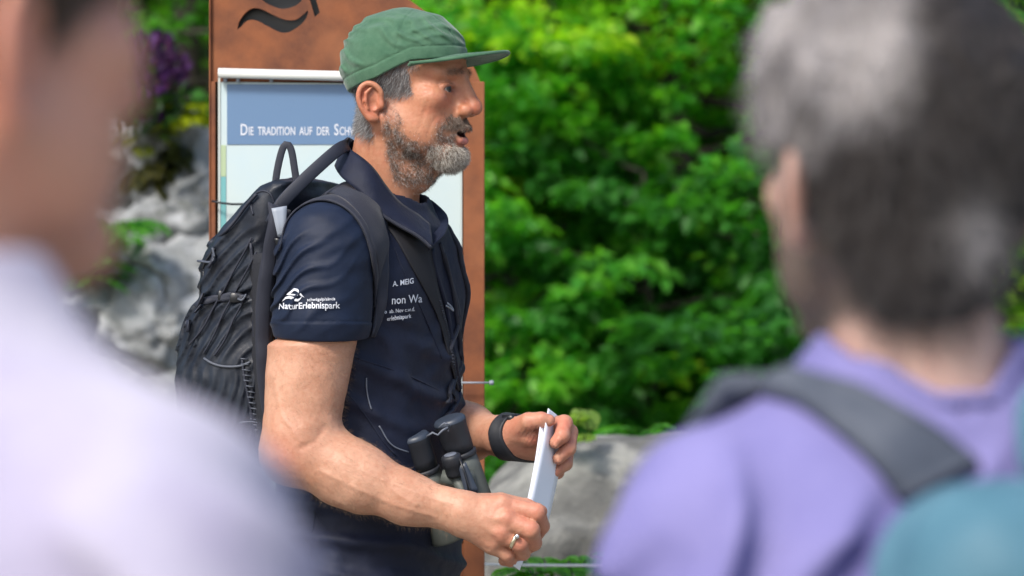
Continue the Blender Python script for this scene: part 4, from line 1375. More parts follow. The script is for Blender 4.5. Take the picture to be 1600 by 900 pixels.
# wooded slope behind
xs = np.linspace(-60, 60, 121); ys = np.linspace(19.5, 98, 90)
X, Y = np.meshgrid(xs, ys, indexing='ij')
hp = np.stack([X.ravel(), Y.ravel(), np.zeros(X.size)], -1)
hp[:, 2] = -.25 + (hp[:, 1] - 19.5) * .62 * sm(19.5, 27, hp[:, 1]) + .8 * fbm(hp, .18, 3, 8) * sm(19.5, 25, hp[:, 1])
I = np.arange(X.size).reshape(X.shape)
Fg = np.stack([I[:-1, :-1], I[1:, :-1], I[1:, 1:], I[:-1, 1:]], -1).reshape(-1, 4)
tag(link('hillside', raw_mesh('hillside', hp, Fg), MAT['hill']), kind='structure')

# ---- information board of rusted steel
SY = 7.0
MAT['corten'] = two('rusted_steel', (.22, .074, .029), (.095, .035, .02), 9, .38, .68, rough=.7, bump=[(70, .3, .002), (400, .3, .0006)], c3=(.27, .10, .042), s3=5)
MAT['alu'] = mat('painted_tube', (.62, .64, .62), rough=.35)
MAT['panel'] = mat('panel_print_pale', (.44, .54, .57), rough=.3, var=(2.2, (.50, .56, .52), .4, .65))
MAT['blue'] = mat('panel_print_blue', (.11, .19, .32), rough=.3)
MAT['green_print'] = mat('panel_print_green', (.36, .45, .28), rough=.3)
MAT['teal_print'] = mat('panel_print_teal', (.14, .36, .37), rough=.3)
MAT['panel_edge'] = mat('panel_edge', (.5, .54, .52), rough=.4)
bd = empty('information_board', (P(543, 0, SY)[0], SY, 0), 'rusted steel information board with a blue and white panel behind the man in the cap', 'sign')
def S(px, py, dy=0): return P(px, py, SY + dy)
def plate(name, outline, holes, y, th, m, parent, **k):
    cu = bpy.data.curves.new(name, 'CURVE'); cu.dimensions = '2D'; cu.fill_mode = 'BOTH'; cu.extrude = th / 2
    for pts in [outline] + holes:
        sp = cu.splines.new('POLY'); sp.points.add(len(pts) - 1); sp.use_cyclic_u = True
        for i, (a, b) in enumerate(pts):
            w = P(a, b, y); sp.points[i].co = (w[0], w[2], 0, 1)
    o = bpy.data.objects.new(name, cu); COL.objects.link(o)
    dg = bpy.context.evaluated_depsgraph_get()
    me = bpy.data.meshes.new_from_object(o.evaluated_get(dg)); bpy.data.objects.remove(o)
    R = Matrix(((1, 0, 0, 0), (0, 0, -1, y), (0, 1, 0, 0), (0, 0, 0, 1)))
    me.transform(R); me.materials.clear()
    return wpart(name, me, MAT[m], parent, **k)
zb = 450 + CAM_Z * 6000 / SY
arc = [(560, -36), (600, -20), (640, 0), (670, 22), (700, 50), (724, 80), (742, 108), (752, 132), (757, 160)]
wave1 = resample([(371, 47), (374, 34), (384, 20), (396, 13), (410, 15), (428, 24), (446, 31), (462, 31), (474, 23), (482, 16), (478, 30), (466, 42), (450, 51), (436, 50), (418, 41), (400, 32), (386, 33), (377, 42)], 60)[:, :2].tolist()
wave2 = resample([(404, -12), (410, 0), (422, 8), (440, 14), (458, 11), (470, 3), (474, -8), (462, -20), (440, -30), (420, -26)], 40)[:, :2].tolist()
stroke = [(478, -22), (487, -24), (500, 20), (492, 27)]
plate('steel_sheet', [(330, 128), (330, -84), (440, -72), (510, -56)] + arc + [(757, 128)], [wave1, wave2, stroke], SY, .010, 'corten', bd)
def sbox(name, x0, y0, x1, y1, d0, d1, m, parent=bd, bev=.001, **k):
    a, b = S(x0, y1, 0), S(x1, y0, 0)
    c = (a + b) / 2; c[1] = SY + (d0 + d1) / 2
    return wpart(name, vf_mesh(name, *box_vf(c, (b[0] - a[0], d1 - d0, b[2] - a[2]), bev=bev), smooth=False), MAT[m], parent, **k)
sbox('post', 724, 128, 757, zb, -.008, .05, 'corten')
sbox('post', 330, 128, 337.5, zb, -.012, .05, 'corten')
sbox('flange', 327.5, -84, 330, zb, -.014, .045, 'corten')
sbox('back_sheet', 338, 118, 724, zb - 150, .016, .022, 'corten')
sbox('added_dark_backing', 345, -60, 540, 96, .030, .036, 'plastic')  # added black sheet, stands in for the darkness seen through the cut-outs
pn = sbox('panel', 345, 116, 720, 846, -.004, .010, 'panel')
sbox('panel_edge', 341, 116, 345, 846, -.006, .012, 'panel_edge', pn)
sbox('panel_edge', 720, 116, 722.5, 846, -.006, .012, 'panel_edge', pn)
sbox('header_band', 355, 132, 716, 226, -.0055, -.0042, 'blue', pn, .0002)
sbox('colour_strip', 345.5, 227, 353.5, 276, -.0055, -.0042, 'green_print', pn, .0002)
sbox('colour_strip', 345.5, 276.5, 353.5, 420, -.0055, -.0042, 'teal_print', pn, .0002)
sbox('lower_sheet', 338, 850, 724, zb - 40, -.006, .004, 'corten')
rail_c = [S(341, 114, -.022), S(540, 119, -.022), S(726, 123, -.022)]
wpart('rail', vf_mesh('rail', *tube(rail_c, .0090, 14)), MAT['alu'], bd)
for a in (352, 372, 424, 640):
    wpart('bracket', vf_mesh('bracket', *box_vf(S(a, 124, -.010), (.006, .016, .010))), MAT['grey_tag'], bd)
def board_text(s, x, y, size, xs):
    V, F = text_vf(s, size, bold=size * .012, xs=xs)
    W = np.array([S(x + a, y - b, -.0062) for a, b in V[:, :2]])
    return W, np.c_[F, F[:, 2]], V[:, 0].max()
# small capitals: a tall first letter and shorter capitals after it
x = 375; vf = []
for big, rest in (('D', 'IE'), ('', 'TRADITION'), ('', 'AUF'), ('', 'DER'), ('S', 'CHWÄGALP')):
    if big:
        W, F, w = board_text(big, x, 211, 25, .66); vf.append((W, F)); x += w + 1.2
    W, F, w = board_text(rest, x, 211, 18.5, .60); vf.append((W, F)); x += w + 6.5
wpart('lettering', vf_mesh('lettering', *join(*vf), smooth=False), MAT['white_print'], pn)
for k, yy in enumerate((262, 276, 290, 304)):
    pass
# pins that lock the panel
wpart('locking_pin', vf_mesh('locking_pin', *tube([S(716, 598, -.03), S(764, 598, -.03)], .0018, 8)), MAT['grey_tag'], bd)
wpart('pin_head', vf_mesh('pin_head', *lathe_vf([(-.004, .0005), (-.004, .0042), (.004, .0042), (.004, .0005)], S(768, 598, -.03), (1, 0, 0), 12)), MAT['grey_tag'], bd)
wpart('locking_pin', vf_mesh('locking_pin', *tube([S(331, 314, -.02), S(345, 317, -.024), S(362, 319, -.022), S(384, 319, -.02)], .0022, 8)), MAT['plastic'], bd)

# ---- rocks
def rock(name, c, size, seed, m, label, group=None, flat_top=None, sub=5, lumps=.22, rot=0.0, rough=.05):
    bm = bmesh.new(); bmesh.ops.create_icosphere(bm, subdivisions=sub, radius=1)
    V = np.array([v.co[:] for v in bm.verts]); F = np.array([[v.index for v in f.verts] for f in bm.faces]); bm.free()
    g = np.random.default_rng(seed)
    V0 = V.copy()
    for _ in range(16):                        # fracture planes
        nn = g.normal(size=3); nn /= np.linalg.norm(nn); h = g.uniform(.62, .9)
        t = V @ nn - h; V = V - np.outer(np.maximum(t, 0) * .92, nn)
    V = V * (1 + lumps * fbm(V0 + seed, 1.3, 3, seed))[:, None]
    V = V * (1 + rough * fbm(V0 + seed, 6, 3, seed + 5))[:, None]
    V = V * np.asarray(size)
    a = rot; R = np.array([[math.cos(a), -math.sin(a), 0], [math.sin(a), math.cos(a), 0], [0, 0, 1]])
    V = V @ R.T
    me = raw_mesh(name, V, np.c_[F], smooth=True)
    o = link(name, me, MAT[m]); o.location = c
    return tag(o, label, 'rock', group)
def gz(px, py, Y): return P(px, py, Y)
# big boulder right of the sign
c = gz(905, 780, 8.5)
bm_c = (c[0], 8.6, .48)
# custom boulder: tilted slab top, undercut face
def boulder_sdf(p):
    q = p - np.array([.17, 8.75, 0])
    d = s_ell(q, (0, 0, .40), (.36, .42, .80))
    d = smin(d, s_ell(q, (.30, .02, .40), (.40, .42, .80)), .1)
    def pl(n, o):
        n = np.array(n, float); n /= np.linalg.norm(n)
        return (q - np.array(o)) @ n
    d = smax(d, pl((-.05, -.02, 1), (0, 0, 1.035)), .03)
    d = smax(d, pl((-.62, 0, .75), (-.10, 0, 1.03)), .04)
    d = smax(d, pl((.02, -.56, .83), (0, -.04, 1.035)), .04)
    d = smax(d, pl((.05, -1, -.22), (0, -.30, .87)), .025)
    return d - .022 * fbm(p, 3, 3, 91) - .010 * fbm(p, 12, 3, 92)
bc = gz(890, 0, 8.6)
Vr, Fr = mesh_sdf(boulder_sdf, [bc[0] - .7, 8.1, -.1], [bc[0] + .95, 9.5, 1.25], .022)
tag(link('boulder', raw_mesh('boulder', Vr, Fr), MAT['rock_dark']), 'large flat topped grey boulder at the right, beyond the hands with the paper', 'rock')
rocks = [  # px, py, Y, half sizes, label
    (262, 215, 9.3, (.12, .16, .10), 'small pale stone among yellow moss, beside the purple flowers', 'rock'),
    (215, 250, 9.5, (.20, .2, .13), 'pale limestone block at the top of the rockery, left of the dark gap', 'rock'),
    (305, 250, 9.5, (.16, .2, .14), 'pale limestone block beside the edge of the rusted board, high in the rockery', 'rock'),
    (258, 300, 9.35, (.09, .12, .07), 'round pale stone set in the dark gap of the rockery', 'rock'),
    (312, 340, 9.3, (.15, .2, .18), 'grey limestone block halfway up the rockery beside the board edge', 'rock'),
    (248, 390, 9.2, (.18, .2, .16), 'broad grey limestone block under the dark gap of the rockery', 'rock'),
    (190, 400, 9.1, (.11, .16, .10), 'brightest white limestone lump beside the green fern', 'rock'),
    (175, 460, 9.05, (.15, .2, .12), 'grey limestone lump below the white one', 'rock'),
    (235, 490, 9.0, (.20, .22, .15), 'mottled limestone block low in the rockery, left of the backpack', 'rock'),
    (305, 470, 9.05, (.17, .2, .16), 'limestone block just behind the left edge of the backpack', 'rock'),
    (140, 350, 9.6, (.2, .2, .14), 'grey limestone block behind the green fern', 'rock'),
]
KR = 1.34
for i, (px_, py_, Y_, sz, lb, ct) in enumerate(rocks):
    Y_ *= KR; sz = tuple(v * KR for v in sz)
    c = gz(px_, py_, Y_)
    rock('limestone_block', tuple(c), sz, 40 + i, 'rock', lb, 'limestone blocks of the rockery', sub=5, rot=i * 1.3, lumps=.25, rough=.09)
# the bank of stone that carries them
def bank(p):
    q = p - np.array([-2.05, 13.65, 0])
    d = s_ell(q, (0, 0, .50), (1.40, 1.1, 1.68))
    d = smin(d, s_ell(q, (-1.3, .2, .3), (1.5, 1.1, 1.2)), .2)
    return d - .10 * fbm(p, 2.2, 3, 95) - .05 * fbm(p, 6, 4, 96)
Vr, Fr = mesh_sdf(bank, [-5.6, 12.2, -.1], [.1, 15.4, 2.7], .042)
tag(link('rock_outcrop', raw_mesh('rock_outcrop', Vr, Fr), MAT['rock']), 'low grey limestone outcrop at the left carrying the rockery', 'rock')
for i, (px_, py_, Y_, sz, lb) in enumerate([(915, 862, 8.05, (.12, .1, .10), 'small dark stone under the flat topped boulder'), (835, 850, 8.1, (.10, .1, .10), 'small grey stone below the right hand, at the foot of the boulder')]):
    c = gz(px_, py_, Y_); rock('stone', (c[0] + .05, c[1] + .10, .34), (sz[0] * 2.3, sz[1] * 2.0, .49), 70 + i, 'rock_shadow', lb, sub=4, lumps=.12)
# wire fence: two posts, one strand
wf = empty('wire_fence', (P(560, 0, 7.5)[0], 7.5, 0), 'single strand wire fence running across below the flat topped boulder', 'fence')
MAT['wood'] = two('grey_wood', (.22, .18, .14), (.13, .10, .08), 20, bump=[(40, .6, .004)])
xa, xb = P(470, 0, 7.5)[0], P(1330, 0, 7.5)[0]; zw = P(0, 874, 7.5)[2]
for x_ in (xa, xb):
    wpart('fence_post', vf_mesh('fence_post', *lathe_vf([(0, .001), (0, .035), (zw + .12, .034), (zw + .14, .026), (zw + .145, .001)], (x_, 7.54, -.0), (0, 0, 1), 12)), MAT['wood'], wf)
wp = [np.array([xa + (xb - xa) * t, 7.5, zw - .012 * math.sin(math.pi * t)]) for t in np.linspace(0, 1, 24)]
wpart('wire', vf_mesh('wire', *tube(wp, .0030, 8)), MAT['alu'], wf)
# ------------------------------------------------------------------ foliage
def leaf_mat(name, c1, c2, tr=.58, rough=.45):
    m = bpy.data.materials.new(name); nt, b = nodes(m)
    L = nt.links.new
    at = nt.nodes.new('ShaderNodeAttribute'); at.attribute_name = 'Col'
    b.inputs['Roughness'].default_value = rough; b.inputs['Specular IOR Level'].default_value = .35
    L(at.outputs['Color'], b.inputs['Base Color'])
    t = nt.nodes.new('ShaderNodeBsdfTranslucent')
    hs = nt.nodes.new('ShaderNodeMix'); hs.data_type = 'RGBA'; hs.blend_type = 'MULTIPLY'; hs.inputs['Factor'].default_value = 1
    hs.inputs['B'].default_value = (1.5, 1.6, .5, 1)
    L(at.outputs['Color'], hs.inputs['A']); L(hs.outputs['Result'], t.inputs['Color'])
    mx = nt.nodes.new('ShaderNodeMixShader'); mx.inputs[0].default_value = tr
    out = nt.nodes['Material Output']
    L(b.outputs[0], mx.inputs[1]); L(t.outputs[0], mx.inputs[2]); L(mx.outputs[0], out.inputs['Surface'])
    m['c1'] = c1; m['c2'] = c2
    return m
MAT['leaf'] = leaf_mat('beech_leaf', (.045, .19, .022), (.20, .40, .03))
MAT['needle'] = leaf_mat('spruce_needle', (.015, .065, .022), (.04, .14, .04), tr=.2, rough=.55)
MAT['bark'] = two('bark', (.06, .05, .04), (.035, .03, .025), 12, bump=[(30, .8, .01)])

def leaves_vf(pos, axis, nrm, L, W):
    """folded leaf of 4 triangles (as 2 quads): base, side, tip, side + midrib"""
    n = len(pos)
    side = np.cross(axis, nrm); side /= np.linalg.norm(side, axis=1)[:, None] + 1e-9
    L = L[:, None]; W = W[:, None]
    base = pos; mid = pos + axis * L * .5 - nrm * W * .15; tip = pos + axis * L - nrm * L * .18
    l1 = pos + axis * L * .30 + side * W + nrm * W * .25; l2 = pos + axis * L * .68 + side * W * .8 + nrm * W * .1
    r1 = pos + axis * L * .30 - side * W + nrm * W * .25; r2 = pos + axis * L * .68 - side * W * .8 + nrm * W * .1
    V = np.stack([base, l1, l2, tip, r2, r1, mid], 1).reshape(-1, 3)
    o = (np.arange(n) * 7)[:, None]
    F = np.concatenate([o + [0, 6, 2, 1], o + [6, 6, 3, 2], o + [0, 5, 4, 6], o + [6, 4, 3, 3]])
    Q = np.concatenate([o + [0, 1, 2, 6], o + [0, 6, 4, 5]])
    T = np.concatenate([o + [6, 2, 3], o + [6, 3, 4]])
    return V, Q, T

def needles_vf(pos, axis, nrm, L, W):
    side = np.cross(axis, nrm); L = L[:, None]; W = W[:, None] * 1.3
    V = np.stack([pos, pos + axis * L * .4 + side * W, pos + axis * L - nrm * L * .15, pos + axis * L * .4 - side * W], 1).reshape(-1, 3)
    o = (np.arange(len(pos)) * 4)[:, None]
    return V, o + [0, 1, 2, 3], np.zeros((0, 3), int)

def poly_mesh(name, V, Q, T, col):
    me = bpy.data.meshes.new(name)
    V = V.astype(np.float32)
    me.vertices.add(len(V)); me.vertices.foreach_set('co', V.ravel())
    li = np.concatenate([Q.ravel(), T.ravel()]).astype(np.int32)
    me.loops.add(len(li)); me.loops.foreach_set('vertex_index', li)
    me.polygons.add(len(Q) + len(T))
    ls = np.concatenate([np.arange(len(Q)) * 4, Q.size + np.arange(len(T)) * 3]).astype(np.int32)
    lt = np.concatenate([np.full(len(Q), 4), np.full(len(T), 3)]).astype(np.int32)
    me.polygons.foreach_set('loop_start', ls); me.polygons.foreach_set('loop_total', lt)
    me.update(calc_edges=True)
    a = me.color_attributes.new('Col', 'FLOAT_COLOR', 'POINT')
    c = np.ones((len(V), 4), dtype=np.float32); c[:, :3] = col
    a.data.foreach_set('color', c.ravel())
    return me

def unit(v): return v / (np.linalg.norm(v, axis=-1, keepdims=True) + 1e-9)

KB = 1.5
def branchy_tree(name, base, height, spread, n_br, n_leaf, leaf_len, label, seed, kind='leaf', low=.15, c1=None, c2=None, trunk_r=.06, droop=.15, cat='tree', layered=.3, group=None, lean=(0, 0), per_spray=16):
    g = np.random.default_rng(seed)
    height *= KB; spread *= KB; trunk_r *= KB; leaf_len *= 1.28; n_leaf = int(n_leaf * 1.0)
    t = empty(name, base, label, cat, group)
    base = np.asarray(base, float)
    m = MAT[kind]
    c1 = np.array(c1 or tuple(m['c1'])); c2 = np.array(c2 or tuple(m['c2']))
    c1 = c1 * np.array([1.6, 1.3, 1.2])
    # trunk
    tp = [base + np.array([lean[0] * s + .05 * height * .2 * math.sin(s * 5 + seed), lean[1] * s, height * s]) for s in np.linspace(0, 1, 12)]
    tr = np.linspace(trunk_r, trunk_r * .15, 12)
    vfs = [tube(tp, tr, 8)]
    tips = []; tdirs = []
    for k in range(n_br):
        s = low + (1 - low) * (k + g.random()) / n_br
        o = tp[0] + (tp[-1] - tp[0]) * s
        az = g.uniform(0, 2 * math.pi)
        R = spread * (1.05 - .75 * s if kind == 'needle' else (.55 + .6 * math.sin(math.pi * min(1, s * .9 + .1)))) * g.uniform(.7, 1.1)
        el = g.uniform(-.05, .45) if kind != 'needle' else g.uniform(-.25, .1)
        d = np.array([math.cos(az) * math.cos(el), math.sin(az) * math.cos(el), math.sin(el)])
        pts = [o]; dd = d.copy(); nseg = 7
        for j in range(nseg):
            dd = unit(dd + .16 * g.normal(size=3) + np.array([0, 0, -droop * .3 * j / nseg]))
            pts.append(pts[-1] + dd * R / nseg)
        vfs.append(tube(pts, np.linspace(trunk_r * .28, .003, nseg + 1), 5))
        pts = np.array(pts)
        for j in range(2, nseg + 1):
            for _ in range(3):
                side = unit(np.cross(dd, [0, 0, 1]) * (1 if g.random() < .5 else -1) + .5 * dd + .35 * g.normal(size=3) * [1, 1, layered])
                ln = R * g.uniform(.12, .3)
                tips.append((pts[j], side, ln))
    Vt_, Ft_ = join(*vfs)
    tk = wpart('trunk', vf_mesh('trunk', Vt_, Ft_), MAT['bark'], t)
    nt_ = len(tips)
    O = np.array([a[0] for a in tips]); D = np.array([a[1] for a in tips]); Ln = np.array([a[2] for a in tips])
    if kind == 'needle':
        # twigs with combed needles
        per = max(1, n_leaf // nt_)
        i = np.repeat(np.arange(nt_), per); s = g.random(len(i))
        pos = O[i] + D[i] * (Ln[i] * s)[:, None] + .02 * g.normal(size=(len(i), 3)) + np.array([0, 0, -1.0]) * (s ** 2 * Ln[i] * .35)[:, None]
        pos += unit(np.cross(D[i], [0, 0, 1.])) * (g.uniform(-1, 1, len(i)) * Ln[i] * .45 * (1 - .5 * s))[:, None]
        ax_ = unit(D[i] * .8 + .45 * g.normal(size=(len(i), 3)) + [0, 0, -.35])
        nr = unit(np.tile([0, 0, 1.], (len(i), 1)) + .4 * g.normal(size=(len(i), 3)))
        L_ = leaf_len * g.uniform(.7, 1.3, len(i)); W_ = L_ * .085
    else:
        per = max(1, n_leaf // nt_)
        i = np.repeat(np.arange(nt_), per); s = g.random(len(i)) ** .7
        pos = O[i] + D[i] * (Ln[i] * s)[:, None] + .035 * g.normal(size=(len(i), 3)) * [1, 1, .6]
        ax_ = unit(D[i] * .7 + .6 * g.normal(size=(len(i), 3)) * [1, 1, .5] + [0, 0, -.25])
        nr = unit(np.tile([0, 0, 1.], (len(i), 1)) + .45 * g.normal(size=(len(i), 3)))
        L_ = leaf_len * g.uniform(.6, 1.25, len(i)); W_ = L_ * .30
    nr = unit(nr - ax_ * (nr * ax_).sum(1)[:, None])
    V, Q, T = (needles_vf if kind == 'needle' else leaves_vf)(pos, ax_, nr, L_, W_)
    br = g.random(nt_)                      # every spray has its own tone
    w = np.clip(br[i] ** 1.4 + .25 * g.normal(size=len(i)), 0, 1)
    colr = c1[None] + (c2 - c1)[None] * w[:, None]
    col7 = np.repeat(colr, 4 if kind == 'needle' else 7, 0)
    wpart('crown', poly_mesh('crown', V, Q, T, col7), m, t)
    return t

KB = 1.5
def gp(px, Y, z=0.0): return (P(px, 0, Y * KB)[0], Y * KB, z)
# broadleaf saplings and shrubs at the edge of the wood
LIME = dict(c1=(.09, .30, .02), c2=(.42, .60, .03))
branchy_tree('beech_tree', gp(960, 11.2), 3.9, 1.0, 48, 20000, .058, 'bright green beech sapling in the middle of the wood edge, above the flat topped boulder', 21, group=None, **LIME)
branchy_tree('beech_tree', gp(1180, 12.2), 4.6, 1.2, 50, 22000, .062, 'taller beech with lime green sprays just left of the grey haired head', 22, **LIME)
branchy_tree('maple_shrub', gp(800, 10.6), 1.5, .65, 38, 12000, .058, 'dense mid green shrub right beside the rusted board, above the far wrist', 23, c1=(.04, .22, .03), c2=(.16, .44, .04), cat='shrub', trunk_r=.03)
branchy_tree('maple_shrub', gp(1010, 10.3), 1.25, .55, 30, 6500, .06, 'low green shrub behind the top of the flat boulder', 24, c1=(.02, .12, .02), c2=(.06, .24, .03), cat='shrub', trunk_r=.025)
branchy_tree('maple_shrub', gp(1180, 10.2), 1.2, .6, 30, 6500, .06, 'low green shrub left of the purple shoulder', 25, c1=(.02, .11, .025), c2=(.06, .25, .035), cat='shrub', trunk_r=.025)
branchy_tree('spruce_tree', gp(830, 12.6), 6.0, 1.5, 46, 30000, .05, 'dark spruce with a visible trunk beyond the rusted board', 26, kind='needle', low=.08, trunk_r=.09, droop=.4, c1=(.03, .11, .03), c2=(.08, .24, .05))
branchy_tree('spruce_tree', gp(1060, 12.9), 6.4, 1.6, 48, 30000, .05, 'dark spruce between the two beeches', 27, kind='needle', low=.05, trunk_r=.09, droop=.4, c1=(.03, .11, .03), c2=(.08, .24, .05))
branchy_tree('spruce_tree', gp(1330, 11.6), 5.0, 1.3, 44, 24000, .05, 'spruce half hidden by the grey haired head', 28, kind='needle', low=.05, trunk_r=.08, droop=.4, c1=(.02, .08, .025), c2=(.05, .17, .04))
branchy_tree('spruce_tree', gp(905, 10.9), 1.35, .6, 36, 16000, .05, 'young feathery spruce over the flat topped boulder', 29, kind='needle', low=.05, trunk_r=.03, droop=.3, c1=(.03, .12, .03), c2=(.07, .24, .05))
branchy_tree('beech_tree', gp(200, 12.4), 5.0, 1.5, 40, 8000, .08, 'green beech above the rockery at the left, behind the board', 30, c1=(.03, .15, .02), c2=(.1, .3, .03))
branchy_tree('spruce_tree', gp(120, 13.6), 6.5, 1.6, 40, 18000, .06, 'dark spruce at the far left behind the face in profile', 31, kind='needle', low=.03, trunk_r=.1, droop=.4)
branchy_tree('beech_tree', gp(1480, 12.6), 4.8, 1.4, 40, 7000, .08, 'beech behind the grey haired head at the right edge', 32, **LIME)
branchy_tree('beech_tree', gp(1070, 10.9), 3.2, .95, 48, 19000, .056, 'mid green beech sapling between the flat boulder and the purple shoulder', 33, c1=(.05, .26, .025), c2=(.34, .56, .03))
branchy_tree('beech_tree', gp(860, 11.6), 3.6, 1.0, 48, 20000, .058, 'beech sapling with lime sprays beyond the brim of the cap', 34, c1=(.07, .28, .02), c2=(.42, .60, .03))
branchy_tree('maple_shrub', gp(930, 10.9), 2.0, .8, 44, 14000, .052, 'mid green shrub rising behind the folded paper, chest high', 35, c1=(.04, .24, .03), c2=(.20, .48, .04), cat='shrub', trunk_r=.03)
# bare dark stems showing in the gaps
for i, (px_, Y_, r_, lb) in enumerate([(948, 14.2, .055, 'dark bare tree trunk rising in the gap above the shrubs'), (760, 14.6, .06, 'dark tree trunk right above the brim of the cap'), (292, 13.4, .09, 'thick dark tree trunk beside the top left corner of the board')]):
    b = np.array(gp(px_, Y_, -.1))
    t_ = empty('tree', tuple(b), lb, 'tree')
    pts = [b + np.array([.05 * math.sin(3 * s + i), 0, 7.5 * s]) for s in np.linspace(0, 1, 14)]
    wpart('trunk', vf_mesh('trunk', *tube(pts, np.linspace(r_, r_ * .5, 14) * (1 + .08 * np.sin(np.arange(14) * 2.1)), 12)), MAT['bark'], t_)
    g = np.random.default_rng(400 + i); n_ = 2600
    top = pts[-1]
    pos = top + g.normal(size=(n_, 3)) * [1.1, 1.1, .8] + [0, 0, .6]
    V, Q, T = leaves_vf(pos, unit(g.normal(size=(n_, 3))), unit(g.normal(size=(n_, 3)) * .5 + [0, 0, 1]), .1 * g.uniform(.7, 1.2, n_), .035 * g.uniform(.7, 1.2, n_))
    wpart('crown', poly_mesh('crown', V, Q, T, np.tile([.03, .12, .02], (len(V), 1))), MAT['leaf'], t_)
# the wood behind, one mass
g = np.random.default_rng(77); n_ = 40000
pos = np.stack([g.uniform(-10, 12, n_), g.uniform(21.5, 27, n_), np.zeros(n_)], -1)
pos[:, 2] = -.2 + (pos[:, 1] - 19.5) * .45 + g.uniform(-1.2, 5.5, n_)
cl = vnoise(pos, 1.3, 3) + .5 * vnoise(pos, 3.5, 5)
keep = cl > -.3; pos = pos[keep]; cl = cl[keep]; n_ = len(pos)
ax_ = unit(g.normal(size=(n_, 3)) * [1, 1, .5] + [0, 0, -.3]); nr = unit(g.normal(size=(n_, 3)) * .5 + [0, -.2, 1])
nr = unit(nr - ax_ * (nr * ax_).sum(1)[:, None])
V, Q, T = leaves_vf(pos, ax_, nr, .21 * g.uniform(.6, 1.2, n_), .075 * g.uniform(.6, 1.2, n_))
w = np.clip(.35 + .5 * vnoise(pos, .9, 9) + .15 * g.normal(size=n_), 0, 1)
cc = np.array([.05, .17, .025]) + (np.array([.22, .42, .03]) - np.array([.05, .17, .025])) * w[:, None]
tag(link('forest_foliage', poly_mesh('forest_foliage', V, Q, T, np.repeat(cc, 7, 0)), MAT['leaf']), 'dark green foliage of the wood filling the slope behind everything', 'foliage', kind='stuff')

# ---- small plants on and between the rocks
def fern(name, base, n_f, L, label, seed, c1, c2, cat='fern', up=.6):
    if base[0] < -.5:
        base = np.array([base[0] * 1.34, base[1] * 1.34, CAM_Z + (base[2] - CAM_Z) * 1.34]); L *= 1.34
    g = np.random.default_rng(seed)
    t = empty(name, tuple(base), label, cat)
    base = np.asarray(base)
    P_, A_, N_, L_, W_ = [], [], [], [], []
    stems = []
    for k in range(n_f):
        az = g.uniform(0, 2 * math.pi); d = np.array([math.cos(az), math.sin(az) * .7 - .2, up * g.uniform(.5, 1.4)]); d = unit(d)
        ln = L * g.uniform(.6, 1.1); pts = [base + .02 * g.normal(size=3)]
        for j in range(10):
            d = unit(d + [0, 0, -.13]); pts.append(pts[-1] + d * ln / 10)
            sd = unit(np.cross(d, [0, 0, 1.]))
            for sgn in (-1, 1):
                P_.append(pts[-1]); A_.append(unit(sd * sgn + d * .5)); N_.append(unit(np.cross(sd, d) + .2 * g.normal(size=3)))
                l_ = ln * .34 * math.sin(math.pi * min(1, (j + 1.5) / 11)) + .01; L_.append(l_); W_.append(l_ * .20)
        stems.append(tube(pts, .0015, 4))
    wpart('stem', vf_mesh('stem', *join(*stems)), MAT['leaf'], t)
    A_ = np.array(A_); N_ = np.array(N_); N_ = unit(N_ - A_ * (N_ * A_).sum(1)[:, None])
    V, Q, T = leaves_vf(np.array(P_), A_, N_, np.array(L_), np.array(W_))
    w = g.random(len(P_))
    cc = np.array(c1) + (np.array(c2) - np.array(c1)) * w[:, None]
    wpart('foliage', poly_mesh('foliage', V, Q, T, np.repeat(cc, 7, 0)), MAT['leaf'], t)
    return t
G1, G2 = (.04, .18, .03), (.12, .36, .05)
fern('fern', gz(165, 372, 8.9), 16, .17, 'bright green fern growing between the white limestone lumps at the left', 1, G1, G2)
fern('fern', gz(140, 428, 8.85), 12, .12, 'smaller green fern just below the big one in the rockery', 2, G1, G2)
fern('moss_plant', gz(290, 182, 9.15), 16, .09, 'yellow green moss plant on top of the rockery beside the board', 3, (.22, .28, .01), (.45, .50, .02), 'plant')
fern('moss_plant', gz(228, 205, 9.2), 9, .08, 'dark olive moss plant under the purple flowers', 4, (.06, .09, .01), (.2, .22, .02), 'plant')
fern('moss_plant', gz(245, 262, 9.2), 14, .09, 'brown olive plant hanging in the dark gap of the rockery', 5, (.03, .035, .01), (.10, .09, .02), 'plant', up=-.1)
fern('moss_plant', gz(275, 235, 9.22), 12, .09, 'small dark creeping plant right of the brown olive one', 6, (.02, .03, .01), (.07, .08, .02), 'plant', up=-.2)
fern('weed', gz(905, 672, 8.62), 9, .07, 'pale green feathery weed rising beside the far hand', 7, (.16, .28, .06), (.32, .44, .12), 'plant', up=1.4)
fern('weed', gz(838, 894, 7.8), 12, .09, 'small green plant below the right hand and the wire', 8, (.06, .22, .03), (.14, .38, .06), 'plant')
fern('weed', gz(908, 885, 7.9), 10, .08, 'small green plant at the foot of the boulder, left of the purple sleeve', 9, G1, G2, 'plant')
fern('weed', gz(1000, 684, 9.4), 12, .12, 'green plant growing behind the top edge of the flat boulder', 10, G1, G2, 'plant')
